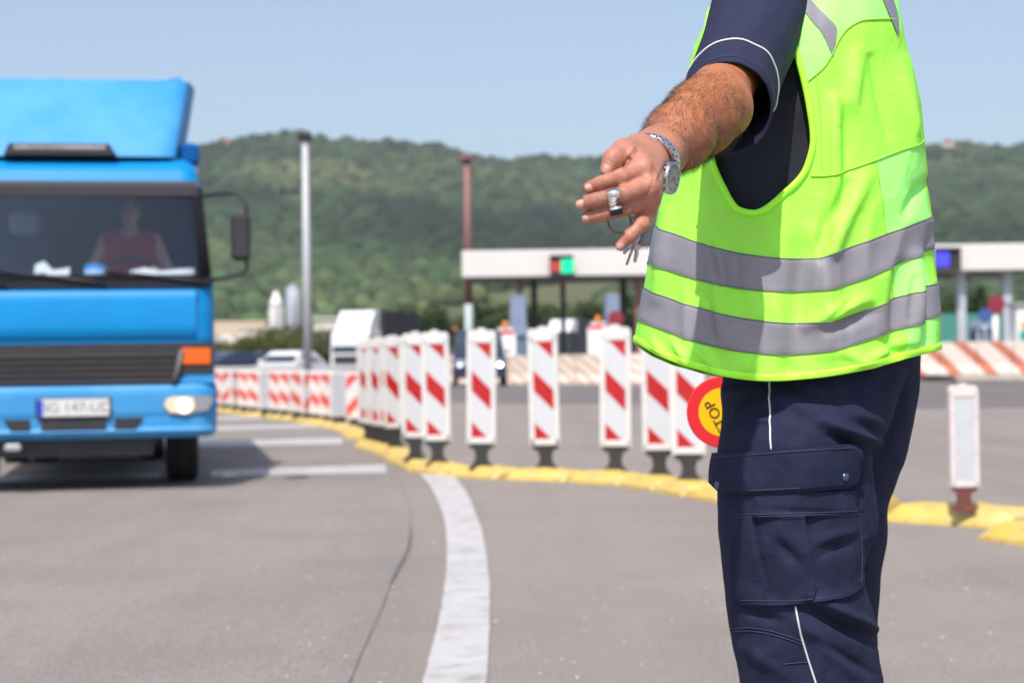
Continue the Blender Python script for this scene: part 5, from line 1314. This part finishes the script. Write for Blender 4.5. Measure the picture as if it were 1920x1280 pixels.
nrm = vnormals(v, f)
# creases over the knuckles, where the photograph shows them
X_, Y_ = proj(v); facing = nrm[:, 1] < .15; dd = np.zeros(len(v)); red = np.zeros(len(v))
def crease(x0, y0, x1, y1, wd, a):
    global dd
    ex, ey = x1 - x0, y1 - y0; t = np.clip(((X_ - x0) * ex + (Y_ - y0) * ey) / (ex * ex + ey * ey), 0, 1)
    q = np.hypot(X_ - x0 - t * ex, Y_ - y0 - t * ey); dd = dd - a * np.exp(-(q / wd) ** 2) * facing
for k_ in ('index', 'middle', 'ring'):
    for jn, cnt in ((1, 4), (2, 3)):
        jx, jy = proj(fing[k_][jn]); dx_, dy_ = np.array(proj(fing[k_][jn])) - np.array(proj(fing[k_][jn - 1])); L_ = math.hypot(dx_, dy_); dx_, dy_ = dx_ / L_, dy_ / L_
        for c in range(cnt):
            o_ = (c - (cnt - 1) / 2) * 3.6; hw_ = 8 - abs(o_) * .35
            crease(jx + dx_ * o_ + dy_ * hw_, jy + dy_ * o_ - dx_ * hw_, jx + dx_ * o_ - dy_ * hw_, jy + dy_ * o_ + dx_ * hw_, 1.25, .00080)
for cz in ((1179, 297, 1171, 311, 3.2, .0035), (1194, 279, 1179, 297, 3.2, .0030), (1150, 283, 1162, 290, 1.6, .0006), (1148, 289, 1158, 297, 1.6, .0005), (1205, 330, 1216, 336, 2, .0009), (1200, 334, 1210, 331, 1.6, .0007),
           (1140, 300, 1150, 305, 1.5, .0005), (1193, 418, 1206, 430, 1.6, .0005), (1225, 305, 1222, 330, 2, .0007), (1228, 325, 1219, 352, 2, .0008), (1222, 352, 1214, 364, 2, .0009)): crease(*cz)
v = v + nrm * dd[:, None]; nrm = vnormals(v, f)
along = np.clip(((v - elb) @ fa) / np.linalg.norm(wri - elb), -1, 1.6)
tcol = np.array([.46, .165, .072])[None] * (1 - np.clip((along - .55) / .5, 0, 1))[:, None] + np.array([.47, .203, .135])[None] * np.clip((along - .55) / .5, 0, 1)[:, None]
blot = fbm(v * 60, 3)[:, None]; tcol = tcol * (1 + .30 * blot) * (1 - .30 * np.clip(-dd / .0012, 0, 1))[:, None]  # blotches, plus tint darkened in the creases to deepen their shade
for k_ in fing:
    for p_, s_, am in ((fing[k_][0] + dors * .010, .010, .5), (fing[k_][1], .010, .45), (fing[k_][3], .012, .5), (fing[k_][2], .008, .25)):
        wgt = (np.exp(-(np.linalg.norm(v - p_, axis=1) / s_) ** 2) * am)[:, None]; tcol = tcol * (1 - wgt * V(.0, .32, .30))
wgt = (np.exp(-(np.linalg.norm(v - elb - V(.02, -.0, -.01), axis=1) / .03) ** 2) * .6)[:, None]; tcol = tcol * (1 - wgt * V(.05, .35, .35))
arm_v, arm_f, arm_n, arm_c = v, f, nrm, np.clip(tcol, 0, 1)
# the rest of the body
shr_ = V(.52, 3.01, shl[2] - .02); nk = V(.475, 2.83, 1.56); hd = V(.455, 2.835, 1.735)
elr = V(.56, 3.20, shr_[2] - .30); wrr = V(.575, 3.31, 1.045)
B = Field(V(.05, 2.45, -.02), V(.95, 3.45, 1.95), .008)
head_field(B, hd, fw)
B.cap(hd - V(0, 0, .06) - fw * .03, nk + V(.01, 0, -.04), .058, .066, .03)
lt_ = V(-.60, -.80, 0)
for q in (-.06, -.02, .04, .10): B.cap(V(.46, 2.82, 1.46) + lt_ * q, V(.475, 2.80, 1.02) + lt_ * q * .8, .088, .088, .06)
B.cap(shl * .7 + V(.475, 2.83, 1.5) * .3, V(.475, 2.83, 1.52), .06, .075, .05); B.cap(shr_ * .9 + V(.475, 2.83, 1.5) * .1, V(.475, 2.83, 1.52), .062, .075, .05)
B.cap(shl + V(.01, .02, .0), shl * .7 + elb * .3, .055, .05, .03)
B.chain([shr_, elr, wrr], [.058, .043, .028], .03)
for hx, kx in ((V(.412, 2.735, .95), V(.418, 2.735, .52)), (V(.50, 2.945, .95), V(.50, 2.95, .52))):
    B.cap(hx, kx, .078, .055, .05); B.cap(kx, kx * V(1, 1, 0) + V(.01, .01, .10), .054, .038, .03)
bv, bf = B.mesh()
pad_c = W(1355, 772, 3.35); hdir = V(.88, 0, .47)
Rh = Field(wrr - .16, wrr + .16, .003)
grip = pad_c + hdir * .125
Rh.cap(wrr, grip + V(.012, .012, .014), .026, .022, .02)
Rh.cap(grip + V(.016, .016, .022), grip + V(.016, .016, -.022), .017, .016, .012)
for q in range(4):
    c_ = grip + hdir * (-.028 + .019 * q); pr = np.cross(hdir, V(0, 1, 0)); r_ = .0085 - .0006 * abs(q - 1.5)
    pts = [c_ + V(0, .016, 0) + pr * .014, c_ + V(0, -.002, 0) + pr * .019, c_ + V(0, -.018, 0) + pr * .010, c_ + V(0, -.020, 0) - pr * .006]
    Rh.chain(pts, [r_ * 1.15, r_, r_ * .95, r_ * .85], .002)
    Rh.cap(pts[0], grip + V(.016, .018, .0), r_, .014, .006)
Rh.chain([grip + V(.01, .012, -.01), grip - hdir * .01 - np.cross(hdir, V(0, 1, 0)) * .016, grip - hdir * .03 - np.cross(hdir, V(0, 1, 0)) * .014 + V(0, -.012, 0)], [.012, .010, .008], .006)
rv, rf = Rh.mesh()
o1, o2 = len(arm_v), len(arm_v) + len(bv)
allv = np.concatenate([arm_v, bv, rv]); allf = np.concatenate([arm_f, bf + o1, rf + o2])
allc = np.concatenate([arm_c, np.tile(V(.44, .21, .13), (len(bv), 1)), np.tile(V(.44, .21, .14), (len(rv), 1))])
body = mesh_np('body', allv + SH, allf, M['skin'], wk, allc)
# cap and hair, above the frame
hf = Field(hd - .2, hd + .22, .006); up = V(0, 0, 1)
hf.cap(hd - fw * .03 + up * .04, hd - fw * .01 + up * .048, .099, .093, .02); hf.cap(hd + fw * .14 - up * .06, hd + fw * .10 + up * .03, .11, .05, .01, None, True); hf.cap(hd - up * .14, hd - up * .10, .12, .11, .01, None, True)
hv, hfc = hf.mesh(); mesh_np('hair', hv + SH, hfc, mat('grey_brown_hair', (.06, .05, .045), .7, bump=.6, bs=200, bdist=.003), wk)
# nails
def nail(cx, cy, d, ux, uy, L, wd, name='fingernail', lift=.0):
    u = unit(V(ux, 0, -uy)); c_ = W(cx, cy, d)
    s_ = np.linspace(-1, 1, 9); t_ = np.linspace(-1, 1, 9); P = []
    w_ = unit(np.cross(u, V(0, 1, 0)))
    for a in s_:
        row_ = []
        for b in t_:
            ww = wd * (1 - .30 * max(a, 0) ** 2 - .12 * max(-a, 0) ** 3)
            row_.append(c_ + u * a * L + w_ * b * ww + V(0, .0030 * b * b + .0010 * a * a - lift, 0))
        P.append(row_)
    o = MB().grid(np.array(P)).build(name, M['nail'], body, world=True); md = o.modifiers.new('thickness', 'SOLIDIFY'); md.thickness = .0008
nail(1106.5, 351.5, 2.0785, -.96, .25, .0060, .0054); nail(1090.5, 382.8, 2.0745, -.96, .2, .0062, .0057); nail(1101, 408.5, 2.0802, -.97, .17, .0058, .0054)
nail(1165, 460, 2.0745, -.65, .76, .0056, .0050); nail(1138.5, 318.5, 2.0918, -.35, .93, .0056, .0060)
# hair on the forearm
rs = np.random.RandomState(8)
cand = np.where((along > .02) & (along < .86) & (np.abs((arm_v - elb) @ dors) < .2))[0]
wts = np.interp(along[cand], [.02, .15, .7, .86], [.3, 1, .9, .3]); wts /= wts.sum()
pick = rs.choice(cand, 12000, p=wts); Vh = []; Fh = []; k = 0
for i in pick:
    n_ = arm_n[i]; root = arm_v[i]; t_ = unit(fa * 1.0 + n_ * .55 - rad_ * .35 + rs.normal(0, .17, 3)); L_ = rs.uniform(.006, .0155); sd_ = unit(np.cross(t_, n_)) ; w0 = .000080 * rs.uniform(.7, 1.3)
    mid = root + t_ * L_ * .5 + n_ * L_ * .06; tip = root + t_ * L_ + fa * L_ * .10 - n_ * L_ * .06; up_ = n_ * w0
    Vh += [root - sd_ * w0, root + sd_ * w0, root + up_, mid - sd_ * w0 * .8, mid + sd_ * w0 * .8, mid + up_ * .8, tip]
    Fh += [(k, k + 1, k + 4, k + 3), (k + 1, k + 2, k + 5, k + 4), (k + 2, k, k + 3, k + 5), (k + 3, k + 4, k + 6), (k + 4, k + 5, k + 6), (k + 5, k + 3, k + 6)]; k += 7
ho = MB().add(Vh, Fh).build('arm_hair', M['hair_arm'], body, world=True); ho['kind'] = 'stuff'

# ------------------------------------------------------------------ trousers
near_folds = [(1375, 755, 1440, 735, 8, -.004), (1380, 775, 1445, 790, 7, .003), (1545, 790, 1660, 840, 12, .006), (1560, 815, 1640, 848, 8, -.005), (1600, 770, 1650, 800, 12, .004), (1620, 860, 1628, 1050, 10, .005), (1606, 870, 1612, 1000, 8, -.004),
              (1510, 1140, 1640, 1200, 14, -.007), (1540, 1130, 1650, 1185, 12, .006), (1500, 1165, 1600, 1260, 14, .004), (1530, 1200, 1640, 1262, 10, -.004), (1380, 960, 1384, 1110, 10, .003), (1395, 1140, 1460, 1165, 10, -.003), (1400, 1215, 1470, 1262, 14, .003),
              (1640, 890, 1628, 1010, 8, .004), (1460, 740, 1560, 790, 16, .003), (1475, 720, 1600, 770, 10, -.002), (1620, 1020, 1640, 1130, 9, -.004)]
near = Loft([(600, 1362, 1700, 2.76, .125), (690, 1359, 1697, 2.755, .130), (740, 1355, 1684, 2.745, .132), (800, 1350, 1662, 2.73, .134), (855, 1344, 1634, 2.72, .132), (920, 1345, 1627, 2.72, .126), (1000, 1350, 1627, 2.72, .120), (1090, 1357, 1631, 2.725, .115), (1180, 1367, 1642, 2.73, .112), (1280, 1386, 1656, 2.735, .108), (1420, 1405, 1655, 2.74, .102), (1650, 1428, 1640, 2.745, .092), (1880, 1432, 1648, 2.75, .09)], 2.1, [(a, b, c, d, e, q * 2.1) for a, b, c, d, e, q in near_folds], .011, (1, .8))
farl = Loft([(600, 1450, 1728, 2.93, .13), (650, 1450, 1727, 2.93, .13), (720, 1450, 1723, 2.935, .13), (780, 1450, 1715, 2.94, .13), (830, 1450, 1706, 2.94, .125), (900, 1450, 1683, 2.945, .12), (960, 1452, 1664, 2.95, .115), (1010, 1456, 1663, 2.95, .11), (1085, 1460, 1652, 2.95, .105), (1180, 1465, 1646, 2.95, .1), (1280, 1470, 1645, 2.95, .1), (1500, 1480, 1636, 2.95, .09), (1800, 1490, 1650, 2.95, .085)], 2.1, [(1690, 700, 1700, 800, 10, .004), (1660, 800, 1690, 870, 8, .003)], .005, (1, .8))
g = MB(); t3 = np.linspace(-math.pi, math.pi, 221)[:-1]
g.grid(near.P(*np.meshgrid(t3, np.concatenate([np.linspace(610, 1300, 240), np.linspace(1310, 1875, 60)]))), wrap=True)
g.grid(farl.P(*np.meshgrid(t3[::2], np.linspace(610, 1795, 160))), wrap=True)
tro = g.build('trousers', M['navy'], wk, world=True)
def patch(name, fl, fr, y0, y1, hfun, parent, m=None, ny=70, nx=60, loft=near):
    """a sewn-on piece: rows from y0 to y1 between two edge curves, raised by hfun(u, v, x, y) metres, closed down to the cloth at its rim"""
    ys = np.linspace(y0, y1, ny); us = np.linspace(0, 1, nx)
    Pg = []; 
    for i, y in enumerate(ys):
        v_ = i / (ny - 1); xa, xb = fl(v_), fr(v_); xs = xa + (xb - xa) * us; yy_ = y[1](us) if isinstance(y, tuple) else y
        Pg.append(loft.S(xs, np.full(nx, y) + hfun.tilt(us, v_), hfun(us, v_)))
    Pg = np.array(Pg)
    gm = MB().grid(Pg)
    rim = [loft.S(fl(i / (ny - 1)) + (fr(i / (ny - 1)) - fl(i / (ny - 1))) * us, np.full(nx, ys[i]) + hfun.tilt(us, i / (ny - 1)), -.002) for i in (0, ny - 1)]
    gm.grid(np.array([Pg[0], rim[0]])); gm.grid(np.array([Pg[-1], rim[1]]))
    for e in (0, nx - 1):
        low_ = np.array([loft.S(np.array([fl(i / (ny - 1)) if e == 0 else fr(i / (ny - 1))]), np.array([ys[i] + float(hfun.tilt(us[e], i / (ny - 1)))]), -.002)[0] for i in range(ny)])
        gm.grid(np.array([Pg[:, e], low_]))
    return gm.build(name, m or M['navy'], parent, world=True)
class Pocket:
    def tilt(s, u, v): return (1 - v) * (-6 * u) + v * (-12 * u) + 5 * np.sin(np.asarray(u) * math.pi) * v
    def __call__(s, u, v):
        h = .0060 + .0050 * math.sin(math.pi * min(1, v * 1.05)) * np.sin(math.pi * u) ** .6
        on = min(1, max(0, (v - .20) / .05)); on = on * on * (3 - 2 * on)
        for a_, b_, w_ in ((.165, .275, .20), (.555, .655, .17)):               # two bellows pleats: the cloth drops just past each edge, then swells again
            line = a_ + (b_ - a_) * max(0, v - .2) ** 1.8 / .8 ** 1.8
            h = h - on * (1 - .45 * v) * min(1, max(0, (1 - v) / .12)) * .0140 * np.clip((u - line) / .006, 0, 1) * np.exp(-np.clip(u - line, 0, 1) / w_)
        h = h - .0085 * np.exp(-(((v - .50) + (u - .78) * .30) / .06) ** 2) * np.exp(-((u - .76) / .13) ** 2) + .003 * np.exp(-(((v - .40) + (u - .8) * .3) / .06) ** 2) * np.exp(-((u - .8) / .14) ** 2)
        h = h - .0085 * np.exp(-(((v - .52) - (u - .40) * .9) / .07) ** 2) * np.exp(-((u - .42) / .09) ** 2)
        h = h - .003 * np.exp(-((v - .12 - .1 * u) / .03) ** 2) * np.exp(-((u - .55) / .25) ** 2) - .0012 * np.exp(-((v - .205) / .010) ** 2)
        return h
class Flap:
    def tilt(s, u, v): return -17 * np.asarray(u) * (1 - v * .35) + 3 * np.sin(np.asarray(u) * math.pi)
    def __call__(s, u, v): return .0115 + .0020 * math.sin(v * math.pi) - .003 * max(0, v - .9) / .1 + .0012 * np.sin(u * 9 + 1) * v
def stitch_on(fl, fr, y0, y1, hf, uv, parent):
    q = np.concatenate([np.linspace(uv[k], uv[k + 1], 40) for k in range(len(uv) - 1)]); P = []
    for u, v_ in q:
        xa, xb = fl(v_), fr(v_); P.append(near.S(np.array([xa + (xb - xa) * u]), np.array([y0 + (y1 - y0) * v_ + float(hf.tilt(u, v_))]), float(np.asarray(hf(np.array([u]), v_)).ravel()[0]) + .0003)[0])
    return MB().tube(P, .00055, 5).build('stitching', M['navy_thread'], parent, world=True)
PL = lambda v: 1372 + 0 * v + 8 * v + (14 * max(0, v - .9) / .1)
PR = lambda v: 1610 + 9 * math.sin(v * 2.4) - 60 * (1 - math.sqrt(max(0, 1 - (max(0, v - .80) / .2) ** 2)))
pocket_o = patch('cargo_pocket', PL, PR, 925, 1133, Pocket(), tro, nx=150, ny=100)
for uv in ([(.04, .205), (.96, .205)], [(.04, .185), (.96, .185)], [(.03, .955), (.3, .96), (.6, .96), (.88, .94)], [(.965, .22), (.965, .55), (.965, .85)]): stitch_on(PL, PR, 925, 1133, Pocket(), uv, pocket_o)
flap_o = patch('pocket_flap', lambda v: 1347 - 3 * v + 22 * max(0, v - .72) / .28 * .9, lambda v: 1603 + 2 * v - 22 * max(0, v - .72) / .28, 848, 926, Flap(), tro, nx=80, ny=40)
def button(px, py, off):
    p = near.S(np.array([px]), np.array([py]), off)[0]; q = near.S(np.array([px]), np.array([py]), off + .004)[0]
    MB().tube([p, p + (q - p) * .6, q, q + (q - p) * .12], [.0062, .0062, .0048, .0012], 18).build('snap_button', M['snap'], flap_o, world=True)
button(1573, 893, .0115); button(1359, 908, .0115)
def stitch(pts, loft, off, parent, r=.00055, m=None, name='stitching', n=70): return seam(pts, r, m or M['navy_thread'], name, n, off, loft, parent)
seam([(1442, 700), (1443, 760), (1446, 843)], .0015, M['piping'], 'side_piping', 40, .001, near, tro)
seam([(1491, 1136), (1499, 1180), (1512, 1225), (1532, 1290), (1545, 1340)], .0015, M['piping'], 'side_piping', 40, .001, near, tro)
stitch([(1352, 856), (1420, 851), (1500, 844), (1600, 838)], near, .0128, flap_o); stitch([(1370, 919), (1440, 917), (1510, 912), (1582, 902)], near, .0118, flap_o)
stitch([(1368, 1178), (1400, 1176), (1440, 1181), (1480, 1192), (1505, 1202)], near, .0012, tro); stitch([(1370, 1184), (1400, 1182), (1440, 1187), (1480, 1198), (1506, 1208)], near, .0012, tro)
stitch([(1470, 1243), (1520, 1240)], near, .0012, tro)
# slanted front pocket mouth
MB().grid(near.S(*[np.array(q) for q in (([[1412, 1425, 1440], [1414, 1426, 1441]]), ([[712, 726, 735], [717, 732, 741]]))], .003)).build('front_pocket_edge', M['navy'], tro, world=True)
# boots
for (cx_, cy_) in ((.45, 2.76), (.57, 2.94)):
    g = MB(); P = []
    for t_, wd_, hh in ((-.10, .035, .10), (-.09, .042, .115), (-.04, .046, .12), (.04, .048, .10), (.10, .05, .075), (.155, .045, .06), (.18, .03, .045)):
        c_ = V(cx_, cy_, 0) + fw * t_; row_ = [c_ + lt_ * wd_ * math.cos(a) + V(0, 0, max(0, hh * (.5 + .5 * math.sin(a)))) for a in np.linspace(-math.pi / 2, 1.5 * math.pi, 17)[:-1]]; P.append(row_)
    g.grid(np.array(P), wrap=True); g.add(P[0], [tuple(range(16))]); g.add(P[-1], [tuple(range(15, -1, -1))])
    g.tube([V(cx_, cy_, .06) - fw * .03, V(cx_, cy_, .20) - fw * .025], [.055, .055], 14)
    g.build('boot', mat('black_leather', (.02, .02, .022), .4) if 'black_leather' not in bpy.data.materials else bpy.data.materials['black_leather'], wk, world=True)

# ------------------------------------------------------------------ watch, metal finger clip, keys, stop paddle
wc = wri - fa * .006
wt = thing('wristwatch', 'steel bracelet watch worn on the pointing arm', 'watch', wc)
band = MB(); nb = 26
for i in range(nb):
    a = i / nb * 2 * math.pi; d_ = dors * math.cos(a) + rad_ * math.sin(a); t_ = -dors * math.sin(a) + rad_ * math.cos(a)
    for o_, wl, th_k in ((-.0058, .0036, .0034), (0, .0078, .0040), (.0058, .0036, .0034)):
        ph = .5 if o_ == 0 else 0
        a2 = (i + ph) / nb * 2 * math.pi; d_ = dors * math.cos(a2) + rad_ * math.sin(a2); t_ = -dors * math.sin(a2) + rad_ * math.cos(a2)
        c_ = wc + d_ * (.0322 + .0012 * math.cos(2 * a2)) + fa * o_; hl_ = math.pi * .0325 / nb * .92
        P = [c_ + t_ * sx * hl_ + fa * sy * wl * .5 + d_ * sz * th_k * .5 * (1 if abs(sx) < 1 else 1) for sz in (-1, 1) for sx, sy in ((-1, -1), (1, -1), (1, 1), (-1, 1))]
        P2 = [c_ + t_ * sx * hl_ * .7 + fa * sy * wl * .36 + d_ * (th_k * .5 + .0008) for sx, sy in ((-1, -1), (1, -1), (1, 1), (-1, 1))]
        band.add(P + P2, [(3, 2, 1, 0), (0, 1, 5, 4), (1, 2, 6, 5), (2, 3, 7, 6), (3, 0, 4, 7), (4, 5, 9, 8), (5, 6, 10, 9), (6, 7, 11, 10), (7, 4, 8, 11), (8, 9, 10, 11)])
M['steel'] = mat('brushed_steel', (.62, .63, .66), .22, metal=1, var=.08, vs=200)
band.build('bracelet', M['steel'], wt, world=True)
nw = unit(V(.87, -.48, -.12)); cc_ = W(1258, 334, 2.150)
def disc(profile, m, name, parent, seg=40):
    u = unit(np.cross(nw, V(0, 0, 1))); v_ = np.cross(nw, u); P = []
    for r, h in profile: P.append([cc_ + nw * h + (u * math.cos(a) + v_ * math.sin(a)) * r for a in np.linspace(0, 2 * math.pi, seg, endpoint=False)])
    return MB().grid(np.array(P), wrap=True, smooth=True).build(name, m, parent, world=True)
case = disc([(.001, -.006), (.0165, -.006), (.0188, -.004), (.0192, .001), (.0185, .0035), (.0172, .0042), (.0168, .0034)], M['steel'], 'case', wt)
disc([(.0168, .0034), (.0001, .0036)], mat('watch_dial', (.30, .30, .29), .22, metal=.3, coat=.9), 'dial', case)
u_ = unit(np.cross(nw, V(0, 0, 1)))
v2_ = np.cross(nw, u_); mk_ = MB()
for k in range(12):
    a = k * math.pi / 6; dr_ = u_ * math.cos(a) + v2_ * math.sin(a); sd2 = np.cross(nw, dr_)
    mk_.add([cc_ + dr_ * r_ + sd2 * w_ + nw * .0040 for r_, w_ in ((.0125, -.0005), (.0155, -.0005), (.0155, .0005), (.0125, .0005))], [(0, 1, 2, 3)])
for a, ln in ((.6, .009), (2.4, .0125)):
    dr_ = u_ * math.cos(a) + v2_ * math.sin(a); sd2 = np.cross(nw, dr_); mk_.add([cc_ + dr_ * r_ + sd2 * w_ + nw * .0042 for r_, w_ in ((-.002, -.0005), (ln, -.0003), (ln, .0003), (-.002, .0005))], [(0, 1, 2, 3)])
mk_.build('hands_and_markers', M['black_gloss'], case, world=True)
for k in (-.5, 0, .5):
    dv = unit(-u_ if (-u_)[0] < 0 else u_) ; dz_ = np.cross(nw, u_)
    d0 = unit(dv * math.cos(k) + dz_ * math.sin(k)); MB().cyl(cc_ + d0 * .0185, cc_ + d0 * .0228, .0021 if k else .0028, seg=12).build('crown_button', M['steel'], case, world=True)
# finger clip
clp = thing('finger_clip', 'shiny silver finger clip with a black end over two fingers', 'finger clip', W(1155, 375, 2.06))
ky = np.array([350, 354, 360, 366, 372, 377, 381, 385, 390, 396, 402, 406.]); kd = np.array([2.066, 2.0575, 2.0535, 2.0535, 2.0570, 2.0628, 2.0645, 2.0615, 2.0580, 2.0575, 2.0605, 2.067])
def strip_clip(a, b, m, name, lift=0.0, grow=0):
    ys = np.linspace(a, b, 40); P = []
    for k in (0, .04, .5, .96, 1):
        xl = np.interp(ys, [350, 406], [1136, 1146]) - grow; xr = np.interp(ys, [350, 406], [1160.5, 1168]) + grow
        P.append(W(xl + (xr - xl) * k, ys - (k - .5) * 5, spline(ky, kd, ys) - lift + (.0008 if k in (0, 1) else 0)))
    o = MB().grid(np.array(P)).build(name, m, clp, world=True); md = o.modifiers.new('thickness', 'SOLIDIFY'); md.thickness = .0014; return o
strip_clip(351, 393, mat('polished_silver', (.86, .83, .78), .10, metal=1), 'band'); strip_clip(392, 404, M['black_gloss'], 'end_cap', .0006, .4)
# keys
krg = thing('key_ring', 'ring of keys hanging from the curled little finger', 'keys', W(1175, 430, 2.10))
def circ(cx_, cy_, d, r, n_, k=40):
    n_ = unit(n_); u = unit(np.cross(n_, V(0, 0, 1))); v_ = np.cross(n_, u); c_ = W(cx_, cy_, d); a = np.arange(k) * 2 * math.pi / k
    return c_ + r * (np.cos(a)[:, None] * u + np.sin(a)[:, None] * v_)
MB().tube(circ(1162, 416, 2.094, .0132, (.1, -1, .25)), .0009, 8, closed=True).build('ring', mat('dark_steel', (.16, .14, .15), .3, metal=1), krg, world=True)
MB().tube(circ(1196, 421, 2.092, .0108, (.4, -.75, .75)), .0008, 8, closed=True).build('ring', M['steel'], krg, world=True)
def key(hx, hy, tx, ty, d, ang, m, label=None):
    a, b = W(hx, hy, d), W(tx, ty, d + .004); t_ = unit(b - a); n_ = unit(V(math.cos(ang), -math.sin(ang), .1)); n_ = unit(n_ - t_ * (n_ @ t_)); s_ = np.cross(t_, n_); L_ = np.linalg.norm(b - a)
    out = [(-.009, .004), (-.006, .0085), (.0, .0095), (.007, .0085), (.0105, .0036), (.014, .0036), (L_ * .55, .0034), (L_ * .6, .0022), (L_ * .68, .0030), (L_ * .76, .0020), (L_ * .85, .0031), (L_ * .94, .0022), (L_, .0012)]
    poly = [(p, q) for p, q in out] + [(p, -max(q, .0034) if p > .012 and p < L_ * .99 else -q) for p, q in out[::-1]]
    P = [a + t_ * p + s_ * q + n_ * z for z in (-.0011, .0011) for p, q in poly]; n2 = len(poly)
    g = MB(); g.add(P, [(i, (i + 1) % n2, n2 + (i + 1) % n2, n2 + i) for i in range(n2)] + [tuple(range(n2 - 1, -1, -1)), tuple(range(n2, 2 * n2))]); g.build('key', m, krg, world=True)
brass = mat('nickel_key', (.50, .42, .38), .28, metal=1)
key(1192, 450, 1174.5, 497, 2.105, .25, brass); key(1197, 451, 1190, 492, 2.110, .5, M['steel']); key(1196, 450, 1195, 480, 2.116, .2, M['steel']); key(1189, 450, 1169, 476, 2.112, -.15, M['steel'])
MB().lathe([(.001, -.0012), (.0085, -.0012), (.009, 0), (.0085, .0012), (.001, .0012)], c=W(1205, 446, 2.112), axis='y', seg=24).build('fob', mat('grey_plastic_fob', (.26, .28, .34), .5), krg, world=True)
# stop paddle
pd = thing('stop_paddle', 'round red and yellow hand paddle with stop lettering beside the trouser leg', 'stop paddle', pad_c)
M['pad_red'] = mat('paddle_red', (.72, .025, .035), .4); M['pad_yellow'] = mat('paddle_yellow', (.88, .50, .004), .4)
MB().lathe([(.0432, -.0042), (.0630, -.0042), (.0645, -.003), (.0645, .003), (.0630, .0042), (.001, .0042)], axis='y', seg=72, smooth=False).build('rim', M['pad_red'], pd)
MB().lathe([(.001, -.0046), (.0435, -.0046), (.0435, -.003)], axis='y', seg=72, smooth=False).build('face', M['pad_yellow'], pd)
tA = math.radians(117)
text_mesh('stop_lettering', 'STOP', .0262, mat('paddle_ink', (.05, .02, .01), .5), pd, Matrix.Translation((-.0112, -.0052, -.0075)) @ Matrix.Rotation(math.pi / 2, 4, 'X') @ Matrix.Rotation(tA, 4, 'Z'))
MB().tube([hdir * .063, hdir * .075, hdir * .08, hdir * .19], [.006, .007, .011, .0105], 14).build('handle', M['dark'], pd)
# ------------------------------------------------------------------ summer haze over the plain
hz = MB().box((0, 850, 160), (3200, 2100, 330)).build('haze', bpy.data.materials.new('haze_air'))
hz.location.z = 0
m = hz.data.materials[0]; m.use_nodes = True; n = m.node_tree.nodes; l = m.node_tree.links
n.remove(n['Principled BSDF'])
pv = n.new('ShaderNodeVolumePrincipled'); pv.inputs['Density'].default_value = .00011; pv.inputs['Color'].default_value = (.72, .82, .95, 1); pv.inputs['Anisotropy'].default_value = .0
l.new(pv.outputs[0], n['Material Output'].inputs['Volume'])
hz['kind'] = 'stuff'; hz['label'] = 'pale blue summer haze before the hills'
